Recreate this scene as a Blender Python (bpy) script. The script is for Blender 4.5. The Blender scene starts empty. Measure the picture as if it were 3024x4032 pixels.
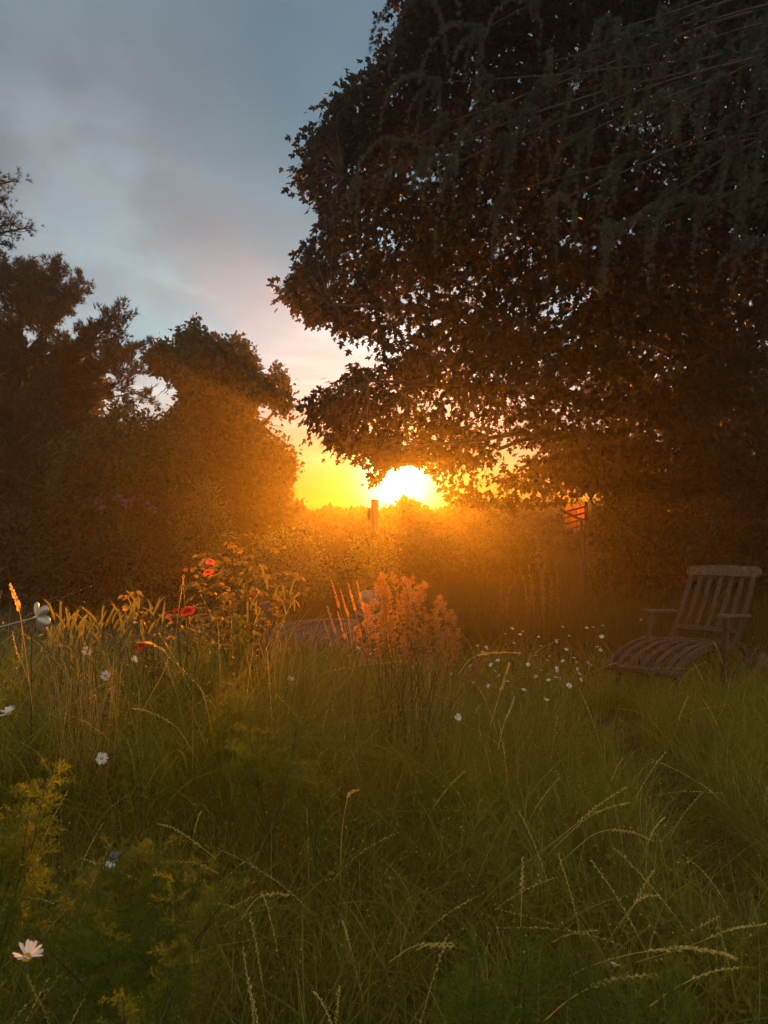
import bpy, math
import numpy as np
from math import radians as R

# ------------------------------------------------------------------ camera, sky, sun, exposure
S = bpy.context.scene
CAMZ = 1.5
F = 2688.0
cam_d = bpy.data.cameras.new("camera")
cam = bpy.data.objects.new("camera", cam_d)
S.collection.objects.link(cam)
cam.location = (0, 0, CAMZ)
cam.rotation_euler = (R(90), 0, 0)
cam_d.sensor_fit = 'VERTICAL'
cam_d.sensor_height = 36.0
cam_d.lens = 24.0
cam_d.clip_start = 0.05
cam_d.clip_end = 500
cam_d.dof.use_dof = True
cam_d.dof.focus_distance = 5.0
cam_d.dof.aperture_fstop = 13.0
S.camera = cam

SUN_EL, SUN_AZ = R(2.85), R(1.25)          # azimuth measured from +Y towards +X
SUN = np.array([math.sin(SUN_AZ) * math.cos(SUN_EL), math.cos(SUN_AZ) * math.cos(SUN_EL), math.sin(SUN_EL)])
sun_d = bpy.data.lights.new("sun", 'SUN')
sun_d.energy = 5.0
sun_d.color = (1.0, 0.28, 0.010)
sun_d.angle = R(1.0)
sun = bpy.data.objects.new("sun", sun_d)
S.collection.objects.link(sun)
sun.rotation_euler = (R(90) - SUN_EL, 0, R(180) - SUN_AZ)

S.view_settings.view_transform = 'Standard'
S.view_settings.look = 'None'
S.view_settings.gamma = 1
S.view_settings.exposure = 1.0
S.render.engine = 'CYCLES'
S.cycles.use_denoising = True
S.cycles.max_bounces = 6
S.cycles.diffuse_bounces = 3
S.cycles.transmission_bounces = 4
S.cycles.volume_bounces = 1
S.cycles.sample_clamp_indirect = 4.0
HAZE_DENSITY, HAZE_G = 0.0033, 0.81


def lin(r, g, b):
    f = lambda c: (c / 255 / 12.92) if c / 255 <= 0.04045 else ((c / 255 + 0.055) / 1.055) ** 2.4
    return (f(r), f(g), f(b), 1)


class NT:
    """short hand for node trees"""
    def __init__(s, tree):
        s.t = tree
        tree.nodes.clear()

    def n(s, kind, **kw):
        nd = s.t.nodes.new(kind)
        for k, v in kw.items():
            if k.startswith('i_'):
                nd.inputs[k[2:].replace('_', ' ')].default_value = v
            elif k.startswith('x'):
                nd.inputs[int(k[1:])].default_value = v
            else:
                setattr(nd, k, v)
        return nd

    def l(s, a, b):
        s.t.links.new(a, b)

    def math(s, op, a, b=None, clamp=False):
        nd = s.n('ShaderNodeMath', operation=op, use_clamp=clamp)
        for i, v in enumerate((a, b)):
            if v is None:
                continue
            if isinstance(v, (int, float)):
                nd.inputs[i].default_value = v
            else:
                s.l(v, nd.inputs[i])
        return nd.outputs[0]

    def ramp(s, fac, stops, interp='LINEAR'):
        nd = s.n('ShaderNodeValToRGB')
        cr = nd.color_ramp
        cr.interpolation = interp
        while len(cr.elements) < len(stops):
            cr.elements.new(0.5)
        for e, (p, c) in zip(cr.elements, stops):
            e.position = p
            e.color = c if len(c) == 4 else (*c, 1)
        s.l(fac, nd.inputs[0])
        return nd.outputs[0]

    def mix(s, fac, a, b, blend='MIX'):
        nd = s.n('ShaderNodeMix', data_type='RGBA', blend_type=blend)
        for sock, v in ((nd.inputs[0], fac), (nd.inputs[6], a), (nd.inputs[7], b)):
            if isinstance(v, (int, float, tuple)):
                sock.default_value = v
            else:
                s.l(v, sock)
        return nd.outputs[2]


def make_world():
    w = bpy.data.worlds.new("World")
    S.world = w
    w.use_nodes = True
    t = NT(w.node_tree)
    out = t.n('ShaderNodeOutputWorld')
    sky = t.n('ShaderNodeTexSky', sky_type='NISHITA', sun_disc=False, sun_elevation=SUN_EL, sun_rotation=SUN_AZ)
    bg1 = t.n('ShaderNodeBackground', i_Strength=0.05)
    t.l(sky.outputs[0], bg1.inputs[0])
    tc = t.n('ShaderNodeTexCoord')
    nrm = t.n('ShaderNodeVectorMath', operation='NORMALIZE')
    t.l(tc.outputs['Generated'], nrm.inputs[0])
    sep = t.n('ShaderNodeSeparateXYZ')
    t.l(nrm.outputs[0], sep.inputs[0])
    z = sep.outputs[2]
    # the veil of thin cloud over the whole sky, by height above the horizon
    zs = t.math('ADD', t.math('MULTIPLY', z, 1.0), 0.0, True)
    front = t.ramp(zs, [(0.0, (.14, .05, .005)), (0.045, (.15, .06, .02)), (0.07, (.18, .12, .08)), (0.115, (.20, .20, .19)), (0.185, (.20, .29, .34)),
                        (0.235, (.09, .30, .37)), (0.29, (.05, .228, .29)), (0.37, (.03, .168, .222)), (0.50, (.035, .138, .19)), (0.60, (.060, .138, .19)), (1.0, (.11, .135, .155))])
    dt = t.n('ShaderNodeVectorMath', operation='DOT_PRODUCT')
    t.l(nrm.outputs[0], dt.inputs[0])
    dt.inputs[1].default_value = tuple(SUN)
    ang = t.math('ARCCOSINE', t.math('MINIMUM', dt.outputs['Value'], 0.99999))
    far = t.ramp(zs, [(0.0, (.30, .22, .10)), (0.07, (.30, .25, .17)), (0.185, (.30, .30, .27)), (0.27, (.160, .188, .203)), (0.37, (.104, .142, .165)), (0.50, (.082, .122, .146)),
                      (0.60, (.080, .122, .152)), (0.75, (.10, .130, .160)), (1.0, (.11, .135, .155))])
    front = t.mix(t.ramp(ang, [(0.25, (0, 0, 0)), (0.62, (1, 1, 1))]), front, far)
    back = t.ramp(zs, [(0.0, (.23, .21, .175)), (0.3, (.295, .27, .225)), (1.0, (.17, .17, .16))])
    side = t.ramp(t.math('ADD', t.math('MULTIPLY', sep.outputs[1], 0.5), 0.5), [(0.42, (0, 0, 0)), (0.78, (1, 1, 1))])
    veil = t.mix(side, back, front)
    # cloud sheet coordinates: direction projected on a flat layer
    den = t.math('ADD', t.math('MAXIMUM', z, 0.0), 0.12)
    px = t.math('DIVIDE', sep.outputs[0], den)
    py = t.math('DIVIDE', sep.outputs[1], den)
    cmb = t.n('ShaderNodeCombineXYZ')
    t.l(px, cmb.inputs[0]); t.l(py, cmb.inputs[1])
    mp = t.n('ShaderNodeMapping')
    mp.inputs['Scale'].default_value = (0.9, 0.7, 1)
    mp.inputs['Rotation'].default_value = (0, 0, R(25))
    t.l(cmb.outputs[0], mp.inputs[0])
    n1 = t.n('ShaderNodeTexNoise', i_Scale=2.1, i_Detail=6.0, i_Roughness=0.52, i_Distortion=0.3)
    t.l(mp.outputs[0], n1.inputs['Vector'])
    lum = t.ramp(n1.outputs[0], [(0.36, (0.82, 0.87, 0.92)), (0.5, (1.0, 1.02, 1.03)), (0.62, (1.38, 1.36, 1.33))])
    c1 = t.mix(1.0, veil, lum, 'MULTIPLY')
    # long thin streaks low over the horizon
    mp2 = t.n('ShaderNodeMapping')
    mp2.inputs['Scale'].default_value = (2.6, 2.6, 34)
    t.l(nrm.outputs[0], mp2.inputs[0])
    n2 = t.n('ShaderNodeTexNoise', i_Scale=1.0, i_Detail=5.0, i_Roughness=0.55, i_Distortion=0.6)
    t.l(mp2.outputs[0], n2.inputs['Vector'])
    st = t.ramp(n2.outputs[0], [(0.36, (0.72, 0.66, 0.66)), (0.52, (1, 1, 1)), (0.66, (1.35, 1.3, 1.12))])
    low = t.ramp(z, [(0.0, (0.6, 0.6, 0.6)), (0.06, (1, 1, 1)), (0.26, (0, 0, 0))])
    c2 = t.mix(low, c1, t.mix(1.0, c1, st, 'MULTIPLY'))
    # the sun behind thin cloud: a blown out core and its aureole
    core = t.math('EXPONENT', t.math('MULTIPLY', t.math('POWER', t.math('DIVIDE', ang, R(2.4)), 2.0), -1.0))
    aur = t.math('EXPONENT', t.math('MULTIPLY', t.math('DIVIDE', ang, R(4.2)), -1.0))
    g1 = t.mix(1.0, (4.5, 3.0, 1.2, 1), core, 'MULTIPLY')
    g2 = t.mix(1.0, (0.3, 0.11, 0.008, 1), aur, 'MULTIPLY')
    tot = t.mix(1.0, t.mix(1.0, c2, g1, 'ADD'), g2, 'ADD')
    bg2 = t.n('ShaderNodeBackground', i_Strength=1.1)
    t.l(tot, bg2.inputs[0])
    add = t.n('ShaderNodeMixShader', x0=0.86)          # the cloud veil covers most of the clear sky
    t.l(bg1.outputs[0], add.inputs[1]); t.l(bg2.outputs[0], add.inputs[2])
    t.l(add.outputs[0], out.inputs[0])


make_world()

# ------------------------------------------------------------------ helpers
rng = np.random.default_rng(11)
C = S.collection


def P(px, py, Y):
    """a point of the place from its bearing (photo pixels) and its distance"""
    return np.array([(px - 1512) / F * Y, Y, CAMZ + (2016 - py) / F * Y])


def gz(x, y):
    return 0.05 * np.sin(np.asarray(x) * 0.9 + 1.0) * np.cos(np.asarray(y) * 0.7) - 0.02


def unit(v):
    v = np.asarray(v, float)
    return v / np.maximum(np.linalg.norm(v, axis=-1, keepdims=True), 1e-9)


class MB:
    def __init__(s):
        s.v, s.f, s.n = [], {}, 0

    def add(s, verts, faces):
        verts = np.asarray(verts, float).reshape(-1, 3)
        faces = np.asarray(faces, int)
        s.f.setdefault(faces.shape[1], []).append(faces + s.n)
        s.v.append(verts)
        s.n += len(verts)

    def addm(s, verts, facelists):
        """several face arrays on the same vertices"""
        base = s.n
        s.v.append(np.asarray(verts, float).reshape(-1, 3))
        s.n += len(s.v[-1])
        for f in facelists:
            f = np.asarray(f, int)
            if len(f):
                s.f.setdefault(f.shape[1], []).append(f + base)

    def inst(s, tv, tf, pos, rot, scale):
        """template tv/tf repeated with rotation matrices rot (n,3,3), scale (n,) or (n,3)"""
        pos = np.asarray(pos, float); n = len(pos)
        if n == 0:
            return
        sc = np.asarray(scale, float)
        sc = sc[:, None, None] if sc.ndim == 1 else sc[:, None, :]
        v = np.einsum('nij,nmj->nmi', rot, tv[None] * sc) + pos[:, None, :]
        f = (np.asarray(tf)[None] + (np.arange(n) * len(tv))[:, None, None]).reshape(-1, np.asarray(tf).shape[1])
        s.add(v.reshape(-1, 3), f)

    def tube(s, pts, rad, k=8, cap=True):
        pts = np.asarray(pts, float); m = len(pts)
        rad = np.broadcast_to(np.asarray(rad, float), (m,))
        tan = unit(np.gradient(pts, axis=0))
        ref = np.array([0.0, 0, 1]) if abs(tan[:, 2]).mean() < 0.85 else np.array([1.0, 0, 0])
        a = unit(np.cross(tan, ref)); b = np.cross(tan, a)
        th = np.arange(k) / k * 2 * math.pi
        ring = a[:, None] * np.cos(th)[None, :, None] + b[:, None] * np.sin(th)[None, :, None]
        v = (pts[:, None] + ring * rad[:, None, None]).reshape(-1, 3)
        i = np.arange(m - 1)[:, None] * k; j = np.arange(k)[None]
        q = np.stack([i + j, i + (j + 1) % k, i + k + (j + 1) % k, i + k + j], -1).reshape(-1, 4)
        s.add(v, q)
        if cap:
            for r0, flip in ((0, True), (m - 1, False)):
                c = pts[r0]
                vv = np.vstack([v[r0 * k:(r0 + 1) * k], c])
                t = np.array([[x, (x + 1) % k, k] for x in range(k)])
                s.add(vv, t[:, ::-1] if flip else t)

    def box(s, size, M=None, loc=(0, 0, 0), bevel=0.0):
        x, y, z = np.asarray(size, float) / 2
        b = min(bevel, x * .9, y * .9, z * .9)
        vs = []
        if b <= 0:
            vs = np.array([[a, c, d] for a in (-x, x) for c in (-y, y) for d in (-z, z)])
            q = np.array([[0, 1, 3, 2], [4, 6, 7, 5], [0, 4, 5, 1], [2, 3, 7, 6], [0, 2, 6, 4], [1, 5, 7, 3]])
            tris = np.zeros((0, 3), int)
        else:
            idx = {}
            for a in (-1, 1):
                for c in (-1, 1):
                    for d in (-1, 1):
                        for ax in range(3):
                            p = np.array([a * (x - b), c * (y - b), d * (z - b)])
                            p[ax] = (a, c, d)[ax] * (x, y, z)[ax]
                            idx[(a, c, d, ax)] = len(vs); vs.append(p)
            q = []
            for ax in range(3):
                o1, o2 = [i for i in range(3) if i != ax]
                for sg in (-1, 1):
                    cyc = []
                    for s1, s2 in ((-1, -1), (1, -1), (1, 1), (-1, 1)):
                        k = [0, 0, 0]; k[ax] = sg; k[o1] = s1; k[o2] = s2
                        cyc.append(idx[(*k, ax)])
                    q.append(cyc)
                for s1 in (-1, 1):
                    for s2 in (-1, 1):
                        k0 = [0, 0, 0]; k0[o1] = s1; k0[o2] = s2
                        ka = list(k0); ka[ax] = -1; kb = list(k0); kb[ax] = 1
                        q.append([idx[(*ka, o1)], idx[(*kb, o1)], idx[(*kb, o2)], idx[(*ka, o2)]])
            tris = [[idx[(a, c, d, 0)], idx[(a, c, d, 1)], idx[(a, c, d, 2)]] for a in (-1, 1) for c in (-1, 1) for d in (-1, 1)]
            vs = np.array(vs)
        if M is not None:
            vs = vs @ np.asarray(M).T
        s.addm(vs + np.asarray(loc), [q, tris])

    def beam(s, a, b, w, h, up=(0, 0, 1), bevel=0.004):
        """a rectangular bar from a to b, w across, h along up"""
        a, b = np.asarray(a, float), np.asarray(b, float)
        d = unit(b - a); x = unit(np.cross(d, up)); u = np.cross(x, d)
        s.box((w, np.linalg.norm(b - a), h), np.stack([x, d, u], 1), (a + b) / 2, bevel)

    def build(s, name, mat, parent=None, smooth=True, at=None):
        me = bpy.data.meshes.new(name)
        v = np.concatenate(s.v) if s.v else np.zeros((0, 3))
        off = np.zeros(3)
        p = parent
        while p is not None:
            off = off + np.array(p.location); p = p.parent
        if at is not None:
            off = off + np.asarray(at, float)
        v = v - off
        loops, starts, c = [], [], 0
        for k, fl in s.f.items():
            fa = np.concatenate(fl)
            loops.append(fa.reshape(-1))
            starts.append(c + np.arange(len(fa)) * k)
            c += fa.size
        me.vertices.add(len(v)); me.vertices.foreach_set('co', v.astype(np.float32).reshape(-1))
        if loops:
            lo = np.concatenate(loops).astype(np.int32); stt = np.concatenate(starts).astype(np.int32)
            me.loops.add(len(lo)); me.loops.foreach_set('vertex_index', lo)
            me.polygons.add(len(stt)); me.polygons.foreach_set('loop_start', stt)
            me.polygons.foreach_set('use_smooth', np.full(len(stt), smooth, dtype=bool))
        me.update(calc_edges=True)
        me.validate()
        me.materials.append(mat)
        o = bpy.data.objects.new(name, me)
        C.objects.link(o)
        if parent is not None:
            o.parent = parent
        if at is not None:
            o.location = at
        return o


def tag(o, label=None, cat=None, group=None, kind=None):
    if label: o['label'] = label
    if cat: o['category'] = cat
    if group: o['group'] = group
    if kind: o['kind'] = kind
    return o


def thing(name, label, cat, loc, group=None):
    o = bpy.data.objects.new(name, None)
    o.empty_display_size = 0.1
    C.objects.link(o)
    o.location = tuple(float(a) for a in loc)
    return tag(o, label, cat, group)


def copy_thing(o, loc=None, rot=None, scale=None, label=None, group=None, parent=None):
    c = o.copy(); C.objects.link(c)
    c.parent = parent
    for ch in list(o.children):
        copy_thing(ch, parent=c)
    if loc is not None: c.location = tuple(float(a) for a in loc)
    if rot is not None: c.rotation_euler = rot
    if scale is not None: c.scale = (scale,) * 3
    if label: c['label'] = label
    if group: c['group'] = group
    return c


def frames(d, n):
    d = unit(d); x = unit(np.cross(d, n)); nn = np.cross(x, d)
    return np.stack([x, d, nn], -1)


def rnd_dirs(n):
    return unit(rng.normal(size=(n, 3)))


def bez(a, b, c, n=8):
    t = np.linspace(0, 1, n)[:, None]
    a, b, c = (np.asarray(q, float) for q in (a, b, c))
    return a * (1 - t) ** 2 + 2 * b * t * (1 - t) + c * t ** 2


def spline(pts, n=24):
    """smooth curve through the points"""
    pts = np.asarray(pts, float)
    q = np.vstack([2 * pts[0] - pts[1], pts, 2 * pts[-1] - pts[-2]])
    out = []
    seg = len(pts) - 1
    for u in np.linspace(0, seg - 1e-6, n):
        i = int(u); t = u - i
        p0, p1, p2, p3 = q[i:i + 4]
        out.append(0.5 * (2 * p1 + (p2 - p0) * t + (2 * p0 - 5 * p1 + 4 * p2 - p3) * t * t + (3 * p1 - p0 - 3 * p2 + p3) * t ** 3))
    return np.array(out)


def inside(poly, x, y):
    poly = np.asarray(poly, float)
    res = np.zeros(len(x), bool)
    j = len(poly) - 1
    for i in range(len(poly)):
        xi, yi = poly[i]; xj, yj = poly[j]
        c = ((yi > y) != (yj > y)) & (x < (xj - xi) * (y - yi) / (yj - yi + 1e-12) + xi)
        res ^= c
        j = i
    return res


# ------------------------------------------------------------------ materials
def mat_leaf(name, cols, trans=0.45, tcol=None, rough=0.55, noise=1.5, spec=0.25):
    """leaf material: per-leaf colour variation, light coming through the blade"""
    m = bpy.data.materials.new(name); m.use_nodes = True
    t = NT(m.node_tree)
    out = t.n('ShaderNodeOutputMaterial')
    geo = t.n('ShaderNodeNewGeometry')
    tc = t.n('ShaderNodeTexCoord')
    nz = t.n('ShaderNodeTexNoise', i_Scale=noise, i_Detail=3.0)
    t.l(tc.outputs['Object'], nz.inputs['Vector'])
    fac = t.math('ADD', t.math('MULTIPLY', geo.outputs['Random Per Island'], 0.6), t.math('MULTIPLY', t.math('SUBTRACT', nz.outputs[0], 0.3), 1.0), True)
    k = len(cols)
    col = t.ramp(fac, [(i / max(k - 1, 1), c) for i, c in enumerate(cols)])
    bs = t.n('ShaderNodeBsdfPrincipled', i_Roughness=rough)
    bs.inputs['Specular IOR Level'].default_value = spec
    t.l(col, bs.inputs['Base Color'])
    tr = t.n('ShaderNodeBsdfTranslucent')
    if tcol is None:
        t.l(t.mix(1.0, col, (2.6, 2.6, 1.6, 1), 'MULTIPLY'), tr.inputs[0])
    else:
        t.l(t.mix(0.4, tcol, t.mix(1.0, col, (2.4, 2.4, 2.4, 1), 'MULTIPLY')), tr.inputs[0])
    mx = t.n('ShaderNodeMixShader', x0=trans)
    t.l(bs.outputs[0], mx.inputs[1]); t.l(tr.outputs[0], mx.inputs[2])
    t.l(mx.outputs[0], out.inputs[0])
    return m


def mat_rough(name, c1, c2, scale=(8, 8, 8), rough=0.85, bump=0.3, detail=6, c3=None):
    """wood, bark, stone, soil: two or three colours through stretched noise, with bump"""
    m = bpy.data.materials.new(name); m.use_nodes = True
    t = NT(m.node_tree)
    out = t.n('ShaderNodeOutputMaterial')
    tc = t.n('ShaderNodeTexCoord')
    mp = t.n('ShaderNodeMapping')
    mp.inputs['Scale'].default_value = scale
    t.l(tc.outputs['Object'], mp.inputs[0])
    nz = t.n('ShaderNodeTexNoise', i_Scale=1.0, i_Detail=float(detail), i_Roughness=0.62)
    t.l(mp.outputs[0], nz.inputs['Vector'])
    st = [(0.32, c1), (0.68, c2)] if c3 is None else [(0.28, c1), (0.5, c2), (0.72, c3)]
    col = t.ramp(nz.outputs[0], st)
    bs = t.n('ShaderNodeBsdfPrincipled', i_Roughness=rough)
    t.l(col, bs.inputs['Base Color'])
    bp = t.n('ShaderNodeBump', i_Strength=bump, i_Distance=0.02)
    t.l(nz.outputs[0], bp.inputs['Height'])
    t.l(bp.outputs[0], bs.inputs['Normal'])
    t.l(bs.outputs[0], out.inputs[0])
    return m


M = {}
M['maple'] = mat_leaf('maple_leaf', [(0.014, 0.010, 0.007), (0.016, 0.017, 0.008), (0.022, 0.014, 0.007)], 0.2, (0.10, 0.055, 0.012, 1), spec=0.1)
M['cedar'] = mat_leaf('cedar_needle', [(0.045, 0.053, 0.034), (0.075, 0.085, 0.056), (0.115, 0.125, 0.083)], 0.12, rough=0.6)
M['conifer'] = mat_leaf('conifer_needle', [(0.02, 0.028, 0.016), (0.03, 0.04, 0.02), (0.042, 0.048, 0.024)], 0.12, spec=0.1)
M['ivy'] = mat_leaf('ivy_leaf', [(0.02, 0.03, 0.012), (0.03, 0.043, 0.015), (0.043, 0.058, 0.02)], 0.2, spec=0.12)
M['rhodo'] = mat_leaf('rhododendron_leaf', [(0.03, 0.04, 0.014), (0.046, 0.06, 0.018), (0.085, 0.10, 0.026)], 0.22, spec=0.15)
M['hedge'] = mat_leaf('hedge_leaf', [(0.018, 0.024, 0.011), (0.028, 0.035, 0.014), (0.04, 0.046, 0.017)], 0.16, spec=0.1)
M['shrub'] = mat_leaf('shrub_leaf', [(0.05, 0.07, 0.02), (0.085, 0.11, 0.03), (0.12, 0.12, 0.035)], 0.45)
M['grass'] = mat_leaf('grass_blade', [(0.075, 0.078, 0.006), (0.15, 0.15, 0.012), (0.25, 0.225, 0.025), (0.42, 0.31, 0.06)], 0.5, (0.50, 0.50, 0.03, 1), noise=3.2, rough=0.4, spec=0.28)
M['herb'] = mat_leaf('herb_leaf', [(0.06, 0.075, 0.008), (0.11, 0.12, 0.012), (0.19, 0.165, 0.022)], 0.48, (0.50, 0.48, 0.03, 1), noise=3.0, spec=0.25)
M['shade_grass'] = mat_leaf('shaded_grass_blade', [(0.025, 0.032, 0.006), (0.045, 0.05, 0.010), (0.07, 0.065, 0.016)], 0.35, noise=1.5, spec=0.15)  # darker copy of the grass: shade over the farther meadow put into its colour
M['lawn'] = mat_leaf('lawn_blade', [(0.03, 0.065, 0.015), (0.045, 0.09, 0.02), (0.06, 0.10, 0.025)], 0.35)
M['straw'] = mat_leaf('straw', [(0.36, 0.27, 0.09), (0.50, 0.39, 0.15), (0.62, 0.50, 0.22)], 0.5, noise=6)
M['barley'] = mat_leaf('barley_head', [(0.22, 0.22, 0.07), (0.34, 0.30, 0.10), (0.42, 0.36, 0.14)], 0.6, noise=6)
M['sorrel'] = mat_leaf('sorrel_seed', [(0.14, 0.065, 0.025), (0.30, 0.155, 0.065), (0.46, 0.29, 0.14)], 0.55, noise=14)
M['feather'] = mat_leaf('feathery_leaf', [(0.06, 0.09, 0.008), (0.11, 0.14, 0.012), (0.19, 0.19, 0.025)], 0.48, (0.36, 0.48, 0.02, 1), noise=3)
M['rose_leaf'] = mat_leaf('rose_leaf', [(0.07, 0.09, 0.025), (0.12, 0.12, 0.035), (0.22, 0.13, 0.045)], 0.55, (0.55, 0.40, 0.05, 1), noise=5)
M['rose_petal'] = mat_leaf('rose_petal', [(0.50, 0.012, 0.012), (0.65, 0.03, 0.02), (0.72, 0.06, 0.035)], 0.4, (0.9, 0.05, 0.03, 1), noise=8)
M['pink_rose'] = mat_leaf('pink_rose_petal', [(0.60, 0.10, 0.09), (0.70, 0.16, 0.13), (0.72, 0.25, 0.2)], 0.45, noise=8)
M['white_petal'] = mat_leaf('daisy_petal', [(0.72, 0.73, 0.74), (0.80, 0.80, 0.80), (0.84, 0.84, 0.82)], 0.3, (0.8, 0.8, 0.75, 1))
M['yellow'] = mat_leaf('daisy_disc', [(0.55, 0.33, 0.02), (0.65, 0.42, 0.03)], 0.1, (0.6, 0.4, 0.05, 1), noise=60)
M['lilac'] = mat_leaf('lilac_petal', [(0.32, 0.22, 0.50), (0.40, 0.30, 0.58)], 0.35, (0.5, 0.4, 0.7, 1))
M['mauve'] = mat_leaf('mauve_blossom', [(0.17, 0.12, 0.21), (0.26, 0.19, 0.31)], 0.3, (0.5, 0.35, 0.5, 1))
M['stem'] = mat_leaf('green_stem', [(0.06, 0.085, 0.025), (0.10, 0.11, 0.035)], 0.1, noise=4)
M['bark'] = mat_rough('bark', (0.03, 0.022, 0.016, 1), (0.085, 0.065, 0.048, 1), (9, 9, 2.5), 0.9, 0.8)
M['twig'] = mat_rough('twig_bark', (0.035, 0.026, 0.018, 1), (0.08, 0.06, 0.04, 1), (14, 14, 14), 0.9, 0.3)
M['teak'] = mat_rough('weathered_teak', (0.020, 0.013, 0.007, 1), (0.052, 0.034, 0.019, 1), (45, 45, 6), 0.9, 0.4, c3=(0.105, 0.074, 0.046, 1))
M['lichen'] = mat_rough('lichened_teak', (0.042, 0.032, 0.019, 1), (0.085, 0.067, 0.041, 1), (30, 30, 30), 0.95, 0.5, c3=(0.145, 0.12, 0.078, 1))
M['post'] = mat_rough('post_wood', (0.045, 0.032, 0.022, 1), (0.11, 0.08, 0.055, 1), (30, 30, 4), 0.85, 0.5)
M['reed'] = mat_leaf('reed', [(0.36, 0.20, 0.08), (0.52, 0.31, 0.13), (0.60, 0.40, 0.20)], 0.65, noise=30)
M['stone'] = mat_rough('rough_stone', (0.10, 0.075, 0.062, 1), (0.20, 0.15, 0.125, 1), (22, 22, 22), 0.95, 1.0, c3=(0.27, 0.20, 0.165, 1))
M['paving'] = mat_rough('paving_stone', (0.05, 0.040, 0.034, 1), (0.10, 0.08, 0.068, 1), (7, 7, 7), 0.95, 0.5)
M['kerb'] = mat_rough('pale_kerb_stone', (0.07, 0.058, 0.047, 1), (0.13, 0.11, 0.09, 1), (9, 9, 9), 0.95, 0.5)
M['soil'] = mat_rough('soil_and_thatch', (0.022, 0.020, 0.010, 1), (0.05, 0.042, 0.018, 1), (3, 3, 3), 0.95, 0.6, c3=(0.05, 0.065, 0.022, 1))
M['rubber'] = mat_rough('wheel_wood', (0.07, 0.055, 0.04, 1), (0.13, 0.10, 0.08, 1), (30, 30, 30), 0.8, 0.3)


def mat_metal():
    m = bpy.data.materials.new('brushed_metal'); m.use_nodes = True
    t = NT(m.node_tree)
    out = t.n('ShaderNodeOutputMaterial')
    tc = t.n('ShaderNodeTexCoord')
    nz = t.n('ShaderNodeTexNoise', i_Scale=60.0, i_Detail=4.0)
    t.l(tc.outputs['Object'], nz.inputs['Vector'])
    bs = t.n('ShaderNodeBsdfPrincipled', i_Metallic=0.75)
    t.l(t.ramp(nz.outputs[0], [(0.3, (0.40, 0.37, 0.33)), (0.7, (0.62, 0.58, 0.52))]), bs.inputs['Base Color'])
    t.l(t.math('ADD', t.math('MULTIPLY', nz.outputs[0], 0.25), 0.28), bs.inputs['Roughness'])
    t.l(bs.outputs[0], out.inputs[0])
    return m


M['metal'] = mat_metal()

# ------------------------------------------------------------------ leaf templates
_r = [(0, 0), (.33, -.05), (.23, .15), (.57, .38), (.35, .45), (.16, .45), (.23, .70), (0, 1.0)]
_out = _r + [(-x, y) for x, y in _r[-2:0:-1]]
MAPLE_V = np.array([(0, .30, 0)] + [(x, y, -0.22 * abs(x) - 0.14 * y * y) for x, y in _out])
MAPLE_F = np.array([[0, 1 + i, 1 + (i + 1) % len(_out)] for i in range(len(_out))])
OVAL_V = np.array([(0, 0, 0), (.22, .35, .05), (.17, .72, .03), (0, 1, -.06), (-.17, .72, .03), (-.22, .35, .05), (0, .5, -.03)])
OVAL_F = np.array([[0, 1, 6], [1, 2, 6], [2, 3, 6], [3, 4, 6], [4, 5, 6], [5, 0, 6]])
IVY_V = np.array([(0, 0, 0), (.42, .12, -.04), (.28, .52, .02), (0, 1, -.08), (-.28, .52, .02), (-.42, .12, -.04)])
IVY_F = np.array([[0, 1, 2], [0, 2, 3], [0, 3, 4], [0, 4, 5]])


def tuft_template(n, length, width, spread, seed):
    """a rosette or brush of needles round +Y"""
    g = np.random.default_rng(seed)
    v, f = [], []
    for i in range(n):
        a = g.uniform(0, 2 * math.pi); e = g.uniform(0.15, spread)
        d = np.array([math.sin(e) * math.cos(a), math.cos(e), math.sin(e) * math.sin(a)])
        s = unit(np.cross(d, g.normal(size=3))) * width / 2
        o = np.array([0, g.uniform(-.25, .25) * length, 0])
        L = length * g.uniform(.7, 1.1)
        b = len(v)
        v += [o - s, o + s, o + d * L]
        f.append([b, b + 1, b + 2])
    return np.array(v), np.array(f)


def put_leaves(mb, centres, per, spread, size, tv, tf, out_from=None, droop=0.5, flat=0.55, face=(0, -0.5, 0.6), poly=None, clear=None, stray=.3):
    """per leaves round every centre, flattened into sprays"""
    n = len(centres) * per
    c = np.repeat(np.asarray(centres, float), per, 0)
    o = rng.normal(size=(n, 3)) * np.array([1, 1, flat]) * np.asarray(spread).reshape(-1, 1).repeat(1, 1) if np.ndim(spread) else rng.normal(size=(n, 3)) * np.array([1, 1, flat]) * spread
    p = c + o
    if poly is not None or clear is not None:
        u = 1512 + p[:, 0] / p[:, 1] * F; w = 2016 - (p[:, 2] - CAMZ) / p[:, 1] * F
        k = np.ones(n, bool)
        if poly is not None:
            k &= inside(poly, u, w) | (rng.uniform(0, 1, n) < stray)
        if clear is not None:
            k &= ~inside(clear, u, w)
        p, o, n = p[k], o[k], int(k.sum())
    d = unit(o) * 0.6 + rnd_dirs(n) * 0.6 + np.array([0, 0, -droop])
    if out_from is not None:
        d = d + unit(p - np.asarray(out_from)) * 0.35
    nn = rnd_dirs(n) * 0.9 + np.array(face)
    mb.inst(tv, tf, p, frames(d, nn), rng.uniform(.65, 1.15, n) * size)
    return p


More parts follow.
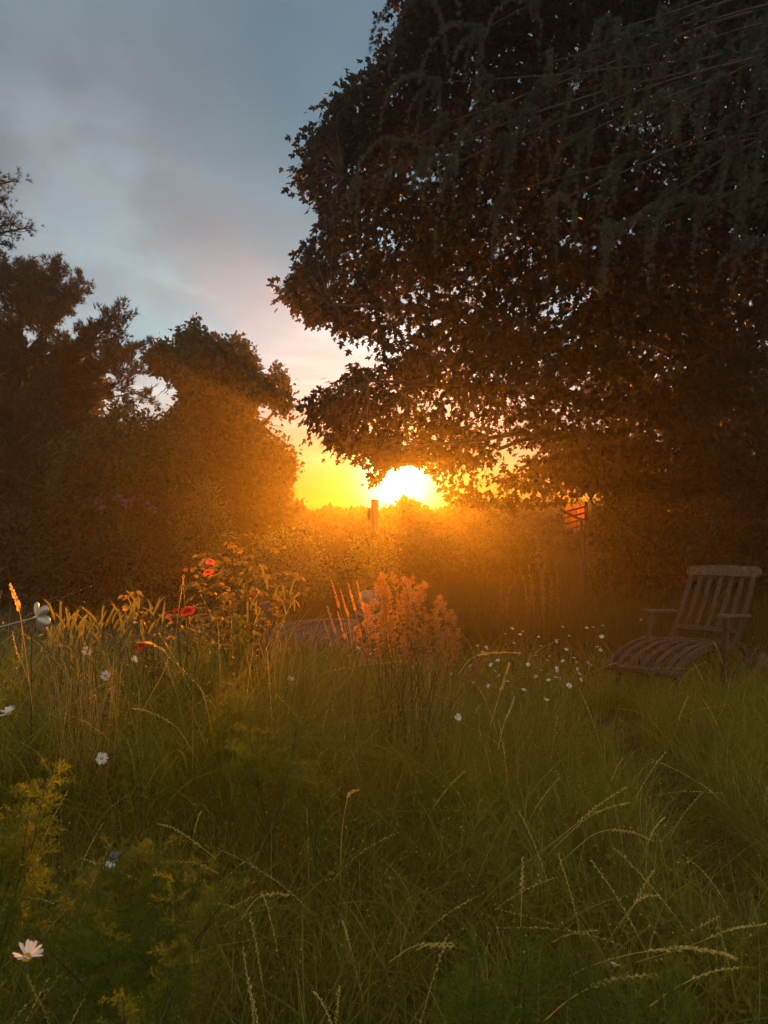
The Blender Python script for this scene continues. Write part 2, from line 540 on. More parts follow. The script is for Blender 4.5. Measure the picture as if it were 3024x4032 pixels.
# ------------------------------------------------------------------ ground
def ground():
    xs = np.concatenate([np.linspace(-29, -8, 24), np.linspace(-7.6, 9, 84), np.linspace(9.5, 29, 24)])
    ys = np.concatenate([np.linspace(-6, 14, 90), np.linspace(14.5, 27.3, 50)])
    X, Y = np.meshgrid(xs, ys)
    v = np.stack([X, Y, gz(X, Y)], -1).reshape(-1, 3)
    nx, ny = len(xs), len(ys)
    i = (np.arange(ny - 1)[:, None] * nx + np.arange(nx - 1)[None]).reshape(-1)
    mb = MB(); mb.add(v, np.stack([i, i + 1, i + nx + 1, i + nx], 1))
    tag(mb.build('ground', M['soil']), kind='structure')


ground()

# mown strips: the lawn on the left, and the paved circle
PATIO = np.array([-0.70, 8.05]); PATIO_R = 1.02; PATIO_X = 0.66


def grass_height(x, y):
    h = np.interp(y, [1.0, 2.0, 2.8, 3.6], [0.34, 0.40, 0.46, 0.46])
    h = np.where((x < 0.5) & (y < 5.2) & (y > 3.0), 0.56, h)
    h = np.where((x < -0.45) & (y > 2.8) & (y < 5.0), 0.82, h)
    h = np.where((x > 1.3) & (y > 2.5), 0.40, h)
    h = np.where(y > 6.2, 0.34, h)
    h = np.where((x < -1.9) & (y > 4.6), 0.05, h)          # mown lawn
    h = np.where((np.hypot((x - PATIO[0]) / PATIO_X, y - PATIO[1]) < PATIO_R + .12), 0.0, h)
    # the flattened track on the right
    h = np.where((np.abs(x - (1.35 + 0.12 * (y - 3))) < 0.22) & (y > 2.2) & (y < 5), 0.16, h)
    return h


def blades(mb, x, y, h, w, bend, levels=5, pull=None, out=None):
    n = len(x)
    t = np.linspace(0, 1, levels)
    phi = rng.uniform(0, 2 * math.pi, n)
    if out is not None:
        v = out + (pull * 2 if pull is not None else 0) + rng.normal(0, .5, (n, 2))
        phi = np.arctan2(v[:, 1], v[:, 0])
    psi = phi + rng.normal(0, .7, n) + math.pi / 2
    D = np.stack([np.cos(phi), np.sin(phi), np.zeros(n)], 1)
    W = np.stack([np.cos(psi), np.sin(psi), np.zeros(n)], 1)
    base = np.stack([x, y, gz(x, y) - .01], 1)
    lean = rng.normal(0, .10, (n, 2)) + (pull if pull is not None else 0)
    c = base[:, None] + D[:, None] * (h * bend)[:, None, None] * (t ** 2)[None, :, None]
    c[:, :, 2] += h[:, None] * (t[None] * (1 + 0.15 * bend[:, None]) - 0.42 * bend[:, None] * t[None] ** 2.2)
    c[:, :, :2] += lean[:, None] * h[:, None, None] * t[None, :, None]
    ww = (w[:, None] * (1 - t[None] ** 2.2) * 0.5)[:, :, None] * W[:, None]
    L = (c - ww)[:, :-1]; Rr = (c + ww)[:, :-1]; tip = c[:, -1:]
    v = np.concatenate([L, Rr, tip], 1)
    m = levels - 1
    q = np.array([[i, i + m, i + m + 1, i + 1] for i in range(m - 1)])
    tr = np.array([[m - 1, 2 * m - 1, 2 * m]])
    off = (np.arange(n) * (2 * m + 1))[:, None, None]
    mb.addm(v.reshape(-1, 3), [(q[None] + off).reshape(-1, 4), (tr[None] + off).reshape(-1, 3)])


def scatter(n, y0, y1, margin=1.5, power=1.0):
    u = rng.uniform(0, 1, n)
    y = y0 * (y1 / y0) ** (u ** power)
    x = rng.uniform(-1, 1, n) * (0.6 * y + margin)
    return x, y


def tussocks(mb, n, y0, y1, hmin, w0, w1, per=(14, 34), lay=.5):
    """clumps whose blades lean and arch together"""
    x, y = scatter(n, y0, y1)
    hh = grass_height(x, y); k = hh > hmin
    x, y, hh = x[k], y[k], hh[k]
    cnt = rng.integers(per[0], per[1], len(x))
    idx = np.repeat(np.arange(len(x)), cnt)
    r = rng.normal(0, .028, (len(idx), 2))
    tall = rng.uniform(.6, 1.15, len(x))
    ang = rng.uniform(0, 2 * math.pi, len(x)); lean = np.abs(rng.normal(0, .30, len(x)))
    h = hh[idx] * tall[idx] * rng.uniform(.5, 1.15, len(idx))
    blades(mb, x[idx] + r[:, 0], y[idx] + r[:, 1], h, rng.uniform(w0, w1, len(idx)), np.abs(rng.normal(lay, .38, len(idx))), 6,
           np.stack([np.cos(ang), np.sin(ang)], 1)[idx] * lean[idx][:, None], r / .03)


def meadow():
    mb = MB()
    tussocks(mb, 8200, 0.85, 6.5, .1, .0018, .0048)
    x, y = scatter(80000, 0.85, 6.5)
    hh = grass_height(x, y); k = hh > .1
    x, y, hh = x[k], y[k], hh[k]; n = len(x)
    blades(mb, x, y, hh * rng.uniform(.35, .95, n), rng.uniform(.0018, .004, n), np.abs(rng.normal(.4, .35, n)))
    # broad arching blades
    x, y = scatter(9000, 0.9, 6.0)
    hh = grass_height(x, y); k = hh > .2
    x, y, hh = x[k], y[k], hh[k]; n = len(x)
    blades(mb, x, y, hh * rng.uniform(.8, 1.45, n), rng.uniform(.005, .010, n), rng.uniform(.5, 1.5, n), 9)
    tag(mb.build('long_grass', M['grass']), kind='stuff')
    # arching stalks with alternate spikelets, far too many to count
    mb = MB()
    x, y = scatter(300, 1.3, 5.5)
    hh = grass_height(x, y); k = hh > .25
    x, y, hh = x[k], y[k], hh[k]; n = len(x)
    h = hh * rng.uniform(1.0, 1.5, n); bend = rng.uniform(.15, 1.1, n)
    phi = rng.uniform(0, 2 * math.pi, n)
    D = np.stack([np.cos(phi), np.sin(phi), np.zeros(n)], 1)
    def at(t):
        c = np.stack([x, y, gz(x, y)], 1) + D * (h * bend * t ** 2)[:, None]
        c[:, 2] += h * (t * (1 + .15 * bend) - .42 * bend * t ** 2.2)
        return c
    W = np.stack([-np.sin(phi), np.cos(phi), np.zeros(n)], 1) * .0009
    T = np.linspace(0, 1, 9)
    pts = np.stack([at(np.full(n, t)) for t in T], 1)
    v = np.concatenate([pts - W[:, None], pts + W[:, None]], 1)
    q = np.array([[i, i + 9, i + 10, i + 1] for i in range(8)])
    mb.addm(v.reshape(-1, 3), [(q[None] + (np.arange(n) * 18)[:, None, None]).reshape(-1, 4)])
    head = rng.uniform(.3, .5, n)
    for k in range(26):
        t = 1 - head * k / 26
        p = at(t); tan = unit(at(t + .02) - p)
        d = tan + W / .0009 * (.5 if k % 2 else -.5) + rng.normal(0, .12, (n, 3))
        mb.inst(OVAL_V * np.array([1.2, 1, 1]), OVAL_F, p, frames(d, rnd_dirs(n)), rng.uniform(.007, .0115, n))
    tag(mb.build('seeding_grass', M['straw']), kind='stuff')
    # dry flowering stems, pale and wiry, standing through the green
    mb = MB()
    x, y = scatter(9500, 1.0, 6.2)
    hh = grass_height(x, y); k = (hh > .3) & (np.sin(x * 2.1 + 1.3) * np.sin(y * 1.9) > rng.uniform(-1.1, .6, len(x)))
    x, y, hh = x[k], y[k], hh[k]; n = len(x)
    blades(mb, x, y, hh * rng.uniform(.75, 1.3, n), rng.uniform(.0014, .0026, n), np.abs(rng.normal(.35, .4, n)), 7)
    tag(mb.build('dry_grass', M['straw']), kind='stuff')
    mb = MB()
    x, y = scatter(60000, 6.0, 15.0, 1.0)
    hh = grass_height(x, y); k = hh > .1
    x, y, hh = x[k], y[k], hh[k]
    blades(mb, x, y, hh * rng.uniform(.4, 1.2, len(x)), rng.uniform(.004, .009, len(x)), np.abs(rng.normal(.3, .3, len(x))), 4)
    x, y = scatter(30000, 14.0, 24.5, 2.0)
    blades(mb, x, y, rng.uniform(.15, .42, len(x)), rng.uniform(.012, .03, len(x)), np.abs(rng.normal(.3, .3, len(x))), 3)
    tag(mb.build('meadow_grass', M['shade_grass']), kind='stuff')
    mb = MB()
    n = 26000
    y = rng.uniform(4.5, 12, n); x = rng.uniform(-7.5, -1.85, n)
    k = grass_height(x, y) < .1; k &= grass_height(x, y) > .01
    x, y = x[k], y[k]
    blades(mb, x, y, rng.uniform(.03, .075, len(x)), rng.uniform(.004, .007, len(x)), np.abs(rng.normal(.3, .3, len(x))), 3)
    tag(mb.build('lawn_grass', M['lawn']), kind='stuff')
    # small-leaved herbs growing up through the grass in drifts
    mb = MB()
    x, y = scatter(5200, 1.0, 6.0)
    hh = grass_height(x, y)
    k = (hh > .25) & (np.sin(x * 3.3 + y) * np.sin(y * 2.7 - x) > rng.uniform(-.6, .5, len(x)))
    x, y, hh = x[k], y[k], hh[k]
    per = 16
    X = np.repeat(x, per); Y = np.repeat(y, per); H = np.repeat(hh * rng.uniform(.5, 1.1, len(x)), per)
    n = len(X)
    tt = rng.uniform(.35, 1, n)
    lx = np.repeat(rng.normal(0, .12, len(x)), per) * tt; ly = np.repeat(rng.normal(0, .12, len(x)), per) * tt
    p = np.stack([X + lx, Y + ly, gz(X, Y) + H * tt], 1) + rng.normal(0, .008, (n, 3))
    d = rnd_dirs(n) * np.array([1, 1, .5]) + np.array([0, 0, .35])
    mb.inst(OVAL_V * np.array([.8, 1, 1]), OVAL_F, p, frames(d, rnd_dirs(n) + np.array([0, 0, .8])), rng.uniform(.014, .034, n))
    tag(mb.build('meadow_herbs', M['herb']), kind='stuff')
    # pale seed chaff and small leaves tangled into the grass
    mb = MB()
    x, y = scatter(5000, 1.6, 5.6)
    k = grass_height(x, y) > .3
    x, y = x[k], y[k]; n = len(x)
    z = gz(x, y) + grass_height(x, y) * rng.uniform(.5, 1.2, n)
    mb.inst(OVAL_V, OVAL_F, np.stack([x, y, z], 1), frames(rnd_dirs(n) + np.array([0, 0, .5]), rnd_dirs(n)), rng.uniform(.004, .011, n))
    tag(mb.build('seed_chaff', M['straw']), kind='stuff')


meadow()


def patio():
    mb = MB()
    k = 40
    rings = np.linspace(0, PATIO_R - .09, 7)
    v = [[PATIO[0], PATIO[1], 0.03]]; fs = []
    for r in rings[1:]:
        for i in range(k):
            a = 2 * math.pi * i / k
            v.append([PATIO[0] + r * PATIO_X * math.cos(a), PATIO[1] + r * math.sin(a), 0.03 + 0.004 * math.sin(9 * a + 11 * r)])
    tri = [[0, 1 + i, 1 + (i + 1) % k] for i in range(k)]
    q = [[1 + (j - 1) * k + i, 1 + j * k + i, 1 + j * k + (i + 1) % k, 1 + (j - 1) * k + (i + 1) % k] for j in range(1, 6) for i in range(k)]
    mb.addm(v, [tri, q])
    tag(mb.build('patio', M['paving']), kind='structure')
    mb = MB()
    nb = 26
    for i in range(nb):
        a = 2 * math.pi * (i + .5) / nb
        L = 2 * math.pi * PATIO_R / nb - .012
        c, s_ = math.cos(a), math.sin(a)
        mb.box((.16, L, .16 + rng.uniform(-.01, .01)), np.array([[c, -s_, 0], [s_, c, 0], [0, 0, 1]]), (PATIO[0] + PATIO_R * PATIO_X * c, PATIO[1] + PATIO_R * s_, .0), .015)
    tag(mb.build('patio_kerb', M['kerb'], smooth=False), kind='structure')


patio()


# ------------------------------------------------------------------ trees
def crown_points(poly, n, ell_c, ell_r, shell=0.55, yfix=None):
    """points of an egg-shaped crown whose outline seen from the garden is poly"""
    poly = np.asarray(poly, float)
    lo, hi = poly.min(0), poly.max(0)
    out = []
    tot = 0
    while tot < n:
        u = rng.uniform(lo[0], hi[0], n * 2); w = rng.uniform(lo[1], hi[1], n * 2)
        k = inside(poly, u, w); u, w = u[k], w[k]
        d = np.stack([(u - 1512) / F, np.ones_like(u), (2016 - w) / F], 1)
        o = (np.array([0, 0, CAMZ]) - ell_c) / ell_r; dd = d / ell_r
        A = (dd ** 2).sum(1); B = (dd * o).sum(1); Cc = (o ** 2).sum() - 1
        disc = np.maximum(B * B - A * Cc, 0.02 * A)
        near = (-B - np.sqrt(disc)) / A; far = (-B + np.sqrt(disc)) / A
        s = rng.beta(.8, 1.3, len(u))
        t = np.clip(near + (far - near) * s, 1.0, None)
        out.append(d * t[:, None] + np.array([0, 0, CAMZ])); tot += len(u)
    return np.concatenate(out)[:n]


def limb(parent, a, b, r0, r1, sag=.15, name='limb', k=8, mat='bark'):
    a, b = np.asarray(a, float), np.asarray(b, float)
    mid = (a + b) / 2 + np.array([0, 0, np.linalg.norm(b - a) * sag]) + rng.normal(0, .05 * np.linalg.norm(b - a), 3)
    pts = bez(a, mid, b, 9)
    pts[1:-1] += rng.normal(0, .02 * np.linalg.norm(b - a) ** .5, (7, 3))
    mb = MB(); mb.tube(pts, np.linspace(r0, r1, 9), k)
    return mb.build(name, M[mat], parent), pts


def twigs(parent, cloud, roots, n, r=0.01, name='twig', poly=None):
    """thin twigs from limb points out to leaf clusters, one mesh"""
    mb = MB()
    idx = rng.choice(len(cloud), min(n, len(cloud)), replace=False)
    roots = np.asarray(roots)
    for i in idx:
        p = cloud[i]
        d = np.linalg.norm(roots - p, axis=1)
        a = roots[np.argmin(d + rng.uniform(0, .5, len(d)))]
        mid = (a + p) / 2 + rng.normal(0, .08, 3) + np.array([0, 0, .1])
        c = bez(a, mid, p, 6)
        if poly is not None and not inside(poly, 1512 + c[:-1, 0] / c[:-1, 1] * F, 2016 - (c[:-1, 2] - CAMZ) / c[:-1, 1] * F).all():
            continue
        mb.tube(c, np.linspace(r, r * .3, 6), 4, False)
    return mb.build(name, M['twig'], parent)


def maple():
    base = np.array([6.3, 13.0, 0])
    t = thing('maple_tree', 'huge dark bronze-leaved maple overhanging the right half of the garden, sun under its lowest bough', 'tree', base)
    mb = MB()
    tp = np.array([base + [0, 0, -.2], base + [.02, 0, .4], base + [.05, -.05, 2], base + [-.1, .1, 4.5], base + [.1, 0, 7.0], base + [.0, .1, 9]])
    mb.tube(spline(tp, 14), np.linspace(.42, .10, 14), 12)
    mb.build('trunk', M['bark'], t)
    upper = [(1540, -160), (1560, -60), (1600, 60), (1531, 191), (1476, 219), (1420, 330), (1367, 328), (1303, 400), (1290, 490), (1221, 547), (1200, 650),
             (1167, 711), (1240, 790), (1275, 830), (1240, 940), (1194, 993), (1180, 1080), (1110, 1130), (1103, 1170), (1160, 1180), (1194, 1240),
             (1276, 1240), (1358, 1295), (1450, 1310), (1549, 1385), (1604, 1367), (1680, 1385), (1560, 1430), (1376, 1458), (1340, 1540), (1260, 1570),
             (1190, 1600), (1258, 1714), (1330, 1770), (1400, 1795), (1476, 1777), (1500, 1800), (1470, 1880), (1490, 1905), (1530, 1835), (1590, 1815), (1640, 1820),
             (1690, 1860), (1720, 1930), (1800, 1988), (1960, 1995), (2200, 1990), (2330, 1930), (2600, 1850), (3200, 1850), (3400, -160)]
    cc = np.array([6.2, 13.2, 5.4]); cr = np.array([8.2, 4.6, 4.6])
    pts = crown_points(upper, 3800, cc, cr)
    # keep the light window for the sun, plus the ragged sky holes of the photograph
    proj = np.stack([1512 + pts[:, 0] / pts[:, 1] * F, 2016 - (pts[:, 2] - CAMZ) / pts[:, 1] * F], 1)
    holes = [(1240, 800, 40), (1600, 700, 48), (1720, 660, 42), (1845, 1100, 45), (1900, 1200, 30), (1740, 1590, 46), (1625, 1690, 45), (2010, 1810, 55), (2080, 1720, 40), (1850, 1880, 45), (1960, 1900, 40), (1760, 1890, 40),
             (2330, 1500, 40), (2560, 1400, 50), (2620, 1130, 50), (2550, 1700, 40), (2420, 1720, 35), (2180, 1180, 35), (2700, 1800, 50), (2900, 900, 45), (2870, 1150, 45), (2750, 1280, 40)]
    keep = np.ones(len(pts), bool)
    for hx, hy, hr in holes:
        keep &= np.hypot(proj[:, 0] - hx, proj[:, 1] - hy) > hr * 1.25
    pts = pts[keep]
    pocket = np.sin(pts[:, 0] * 2.1 + 1) * np.sin(pts[:, 2] * 2.4 + .5 * pts[:, 0]) * np.sin(pts[:, 1] * .9)
    pts = pts[(pocket < .75) & ((pts[:, 0] < 2.5) | (rng.uniform(0, 1, len(pts)) < .92))]
    near = pts
    # bough ends along the outline
    edge = []
    for (a, b) in zip(upper[1:41], upper[2:42]):
        for s in (0.0, .5):
            u = a[0] + (b[0] - a[0]) * s; w = a[1] + (b[1] - a[1]) * s
            for rep in range(2):
                edge.append(P(u + rng.uniform(8, 60), w + rng.uniform(-14, 14), rng.uniform(9.6, 11.5)))
    edge = np.array(edge)
    mb = MB()
    window = [(1500, 2030), (1478, 1960), (1482, 1905), (1530, 1838), (1600, 1822), (1665, 1835), (1692, 1885), (1712, 1945), (1700, 2030)]
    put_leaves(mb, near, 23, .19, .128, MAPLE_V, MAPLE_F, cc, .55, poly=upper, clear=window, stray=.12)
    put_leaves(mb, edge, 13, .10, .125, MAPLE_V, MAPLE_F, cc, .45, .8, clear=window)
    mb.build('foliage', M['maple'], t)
    roots = []
    for tip, z0 in [((1450, 1500, 10.2), 2.6), ((1300, 1200, 10.3), 3.2), ((1350, 700, 10.5), 4.5), ((1600, 250, 10.8), 5.5), ((1700, 1750, 10.6), 2.3), ((2050, 1840, 11.5), 2.2),
                    ((2000, 1250, 10.0), 3.6), ((2300, 900, 9.6), 5.0), ((2250, 1600, 10.4), 2.8), ((2500, 300, 10.5), 7.0), ((3000, 1300, 11.0), 3.5), ((2900, 600, 10.0), 6)]:
        o, p = limb(t, base + [0, 0, z0], P(*tip), .12, .02, .12)
        roots.append(p[2:])
    # the arching bare bough seen against the sky
    o, p = limb(t, base + [-.2, 0, 1.9], P(1960, 1770, 11.4), .085, .03, .30)
    roots.append(p[2:])
    twigs(t, np.concatenate([near[rng.choice(len(near), 300, False)], edge]), np.concatenate(roots), 420, .011, poly=upper)
    return t


maple()


def cedar():
    base = np.array([8.2, 5.8, 0])
    t = thing('cedar_tree', 'grey green cedar with drooping cord-like twigs hanging in front of the maple at top right', 'tree', base)
    mb = MB()
    mb.tube(spline([base + [0, 0, -.2], base + [0, 0, .5], base + [.1, 0, 4], base + [0, .1, 9]], 12), np.linspace(.38, .14, 12), 12)
    mb.build('trunk', M['bark'], t)
    tv, tf = tuft_template(15, 1.0, .11, 1.5, 3)
    tips = [(1640, -30, 6.6), (1420, 720, 8.0), (1560, 560, 7.6), (1720, 330, 7.2), (1800, 640, 7.0), (1960, 430, 6.8), (2000, 760, 6.8), (2150, 250, 6.5), (2180, 800, 6.2),
            (2320, 520, 6.0), (2420, 900, 5.9), (2560, 860, 5.7), (2650, 420, 5.8), (2760, 800, 5.6), (2900, 560, 5.5), (2980, 950, 5.4), (2420, 120, 6.2), (2800, 150, 5.8), (1900, 120, 6.8), (3050, 300, 5.5)]
    pos, rot, sc = [], [], []
    for tip in tips:
        e = P(*tip)
        a = base + np.array([0, 0, max(2.2, e[2] + rng.uniform(-.2, 2.0))])
        mid = (a * .45 + e * .55) + np.array([rng.normal(0, .5), rng.normal(0, .4), rng.uniform(.1, 1.3)])
        pts = bez(a, mid, e, 26)
        pts[1:-1] += np.cumsum(rng.normal(0, .018, (24, 3)), 0) * np.sin(np.linspace(0, math.pi, 24))[:, None]
        mbb = MB(); mbb.tube(pts, np.linspace(.036, .005, 26), 6)
        mbb.build('branch', M['twig'], t)
        mbt = MB()
        run = unit(e - a) * np.array([1, 1, 0])
        nodes = np.unique(np.concatenate([rng.integers(9, 24, 6), [23, 25]]))
        for i in nodes:
            s = i / 25
            for rep in range(rng.integers(2, 6)):
                p0 = pts[i] + rng.normal(0, .03, 3)
                L = rng.uniform(.18, 1.05) * (1.2 - .35 * s)
                side = (run * rng.uniform(.0, .6) + rng.normal(0, .28, 3) * [1, 1, 0]) * L
                cord = bez(p0, p0 + side * .8 + np.array([0, 0, .05]), p0 + side + np.array([0, 0, -L * rng.uniform(.6, 1)]), 14)
                m = max(6, int(L / .026))
                tt = np.linspace(.02, 1, m)
                ii = tt * 13; i0 = np.clip(ii.astype(int), 0, 12); fr = (ii - i0)[:, None]
                q = cord[i0] * (1 - fr) + cord[i0 + 1] * fr + rng.normal(0, .009, (m, 3))
                dd = unit(cord[i0 + 1] - cord[i0])
                for w in range(3):
                    pos.append(q + rng.normal(0, .006, (m, 3))); rot.append(frames(dd * .5 + rng.normal(0, .6, (m, 3)), rnd_dirs(m))); sc.append(rng.uniform(.034, .056, m) * (1.1 - .35 * tt))
    mb = MB()
    mb.inst(tv, tf, np.concatenate(pos), np.concatenate(rot), np.concatenate(sc))
    mb.build('foliage', M['cedar'], t)
    return t


cedar()


def needle_branches(t, specs, mat, tuft, size, per=34, name='branch', side=.5, foliage='foliage'):
    """branches with side twigs carrying needle tufts; one mesh of needles"""
    tv, tf = tuft
    pos, rot, sc = [], [], []
    for a, e, r0, sag, bare in specs:
        a, e = np.asarray(a, float), np.asarray(e, float)
        Ln = np.linalg.norm(e - a)
        mid = (a + e) / 2 + np.array([0, 0, Ln * sag]) + rng.normal(0, .04 * Ln, 3)
        pts = bez(a, mid, e, 18)
        mb = MB(); mb.tube(pts, np.linspace(r0, .012, 18), 6)
        for i in range(int(18 * bare), 18):
            for rep in range(3):
                d = unit(pts[min(i + 1, 17)] - pts[i - 1])
                L = side * rng.uniform(.4, 1.1)
                q = pts[i] + (unit(d * .7 + rng.normal(0, .75, 3) + np.array([0, 0, .25])) * L)
                mb.tube(np.array([pts[i], (pts[i] + q) / 2 + rng.normal(0, .03, 3), q]), [.008, .006, .003], 4, False)
                m = per
                s = rng.uniform(.25, 1.05, m)[:, None]
                pp = pts[i] * (1 - s) + q * s + rng.normal(0, .045, (m, 3))
                pos.append(pp); rot.append(frames(unit(q - pts[i]) + rng.normal(0, .6, (m, 3)) + np.array([0, 0, .3]), rnd_dirs(m))); sc.append(rng.uniform(.7, 1.2, m) * size)
        mb.build(name, M['twig'], t)
    mb = MB()
    mb.inst(tv, tf, np.concatenate(pos), np.concatenate(rot), np.concatenate(sc))
    return mb.build(foliage, mat, t)


def left_conifer():
    base = np.array([-9.6, 17.5, 0])
    t = thing('conifer_tree', 'tall ragged conifer with upswept layered branches at the left edge', 'tree', base)
    for dx, dz, lean in ((0, 7.3, .3), (.62, 5.6, 1.0)):
        mb = MB()
        b = base + np.array([dx, dx * .4, -.2])
        mb.tube(spline([b, b + [lean * .15, 0, 1.2], b + [lean * .5, .1, 4], b + [lean, 0, dz]], 12), np.linspace(.21, .05, 12), 10)
        mb.build('trunk', M['bark'], t)
    tips = [(20, 1080), (130, 1075), (225, 1068), (330, 1135), (270, 1200), (465, 1240), (380, 1300), (440, 1330), (550, 1365), (500, 1420), (555, 1460), (420, 1420), (320, 1330), (200, 1250),
            (100, 1180), (330, 1560), (560, 1545), (480, 1640), (150, 1400), (60, 1300), (250, 1450), (180, 1560), (90, 1500), (20, 1420), (120, 1680), (220, 1720), (40, 1640), (300, 1680), (60, 1800), (180, 1840), (30, 1930), (140, 1960), (240, 1800)]
    specs = []
    for (u, w) in tips:
        Y = rng.uniform(15.8, 18.6)
        e = P(u, w, Y)
        z0 = max(.9, e[2] - rng.uniform(.8, 2.4) * min(1, abs(e[0] - base[0]) / 2.2))
        a = base + np.array([rng.uniform(0, .5) * (z0 / 7), 0, z0])
        specs.append((a, e, .055, .05, .42 if w < 1500 else (.82 if 280 < u < 600 else .5)))
    for k in range(16):                     # the far and outer sides of the crown
        th = rng.uniform(.4 * math.pi, 1.55 * math.pi); z0 = rng.uniform(2, 8)
        r = rng.uniform(1.6, 3.2) * (1.1 - z0 / 12)
        specs.append((base + [0, 0, z0], base + [math.cos(th) * r, math.sin(th) * r, z0 + r * .45], .05, .05, .3))
    needle_branches(t, specs, M['conifer'], tuft_template(8, 1.0, .13, .8, 5), .14, 20, side=.55)
    # bare dead twigs low on the right
    for k in range(9):
        a = base + np.array([.6, 0, rng.uniform(2.6, 4.0)])
        limb(t, a, P(rng.uniform(330, 520), rng.uniform(1480, 1640), 17.2), .03, .006, .06, 'dead_branch', 5, 'twig')


left_conifer()


def near_pine():
    base = np.array([-8.3, 10.5, 0])
    t = thing('pine_tree', 'pine whose needle tufts reach in at the far left above the conifer', 'tree', base)
    mb = MB()
    mb.tube(spline([base + [0, 0, -.2], base + [0, 0, 1], base + [.1, 0, 5], base + [0, .1, 9.5]], 12), np.linspace(.26, .08, 12), 10)
    mb.build('trunk', M['bark'], t)
    specs = []
    for (u, w) in [(40, 715), (15, 790), (92, 900), (50, 880), (5, 960), (-30, 840), (-60, 1020), (-120, 700)]:
        e = P(u, w, rng.uniform(10, 10.8))
        specs.append((base + [0, 0, e[2] - .6], e, .04, .02, .72))
    for k in range(8):
        th = rng.uniform(.5 * math.pi, 1.5 * math.pi); z0 = rng.uniform(4, 9)
        specs.append((base + [0, 0, z0], base + [math.cos(th) * 2, math.sin(th) * 2, z0 + .5], .05, .05, .4))
    needle_branches(t, specs, M['conifer'], tuft_template(16, 1.0, .06, 1.0, 8), .085, 9, side=.22)


near_pine()


def ivy_tree():
    base = np.array([-3.05, 15.2, 0])
    t = thing('ivy_clad_tree', 'ivy-smothered lopsided tree with knobbly crown left of the setting sun', 'tree', base)
    mb = MB()
    mb.tube(spline([base + [0, 0, -.2], base + [0, 0, 1], base + [-.2, 0, 2.4], base + [-.6, 0, 5.0]], 12), np.linspace(.40, .10, 12), 10)
    mb.build('trunk', M['bark'], t)
    poly = [(575, 1400), (600, 1360), (640, 1345), (690, 1365), (705, 1310), (740, 1300), (768, 1258), (790, 1300), (830, 1320), (880, 1335), (900, 1355), (945, 1320), (985, 1380), (1012, 1440), (1012, 1480),
            (1060, 1490), (1088, 1440), (1125, 1475), (1150, 1600), (1120, 1635), (1080, 1600), (1040, 1580), (1000, 1590), (990, 1650), (1060, 1700), (1120, 1735), (1162, 1810), (1155, 1880), (1120, 1950), (1130, 1990), (1185, 1990),
            (1150, 2080), (1090, 2200), (700, 2300), (640, 1900), (610, 1680), (700, 1585), (700, 1520), (640, 1480), (600, 1470)]
    cc = np.array([-3.3, 15.2, 2.8]); cr = np.array([2.2, 1.7, 3.2])
    pts = crown_points(poly, 1500, cc, cr)
    mb = MB()
    put_leaves(mb, pts, 28, .115, .10, IVY_V, IVY_F, cc, .4, .8, poly=poly, stray=.1)
    edge = []
    for (a, b) in zip(poly[:-4], poly[1:-3]):
        for s in np.linspace(0, 1, 4)[:-1]:
            edge.append(P(a[0] + (b[0] - a[0]) * s + rng.uniform(-6, 6), a[1] + (b[1] - a[1]) * s + rng.uniform(-4, 10), rng.uniform(14.6, 15.6)))
    put_leaves(mb, np.array(edge), 14, .065, .09, IVY_V, IVY_F, cc, .1, .9)
    mb.build('foliage', M['ivy'], t)
    for tip in [(640, 1400), (950, 1360), (1090, 1480), (1120, 1580), (770, 1290), (860, 1350)]:
        z = rng.uniform(2.6, 3.7)
        limb(t, base + [-.28, 0, z], P(*tip, 15.15), .07, .02, .05)
    for a, b in [((1010, 1660), (1115, 1690)), ((1030, 1690), (1070, 1660)), ((1010, 1640), (1080, 1650)), ((690, 1500), (620, 1560)), ((690, 1520), (640, 1550)), ((680, 1490), (655, 1550)), ((1000, 1680), (1060, 1695))]:
        limb(t, P(*a, 15.15), P(*b, 15.15), .017, .005, .04, 'dead_branch', 4, 'twig')


ivy_tree()


def bushy(name, label, cat, base, centre, radii, n, per, size, spread, mat, tv=OVAL_V, tf=OVAL_F, group=None, droop=.3, stems=5, low=.05):
    """a shrub: stems and a lumpy leafy dome"""
    base, centre, radii = (np.asarray(q, float) for q in (base, centre, radii))
    t = thing(name, label, cat, base, group)
    d = rnd_dirs(n)
    lump = 1 + .13 * np.sin(d[:, 0] * 5 + base[0]) * np.sin(d[:, 2] * 6 + 1) + .08 * np.sin(d[:, 1] * 9 + d[:, 2] * 4)
    r = (rng.uniform(.45, 1.0, n) ** .55) * lump
    p = centre + d * radii * r[:, None]
    p = p[p[:, 2] > base[2] + low]
    mb = MB()
    put_leaves(mb, p, per, spread, size, tv, tf, centre, droop, .8)
    mb.build('foliage', M[mat], t)
    mb = MB()
    for k in range(stems):
        e = centre + rnd_dirs(1)[0] * radii * np.array([.75, .75, .5]) + np.array([0, 0, radii[2] * .3])
        b0 = base + np.array([rng.normal(0, .08), rng.normal(0, .08), -.05])
        mb.tube(bez(b0, (b0 + e) / 2 + [0, 0, .2 * radii[2]], e, 8), np.linspace(.03, .008, 8) * max(1, radii[2]), 6)
    mb.build('stem', M['twig'], t)
    return t


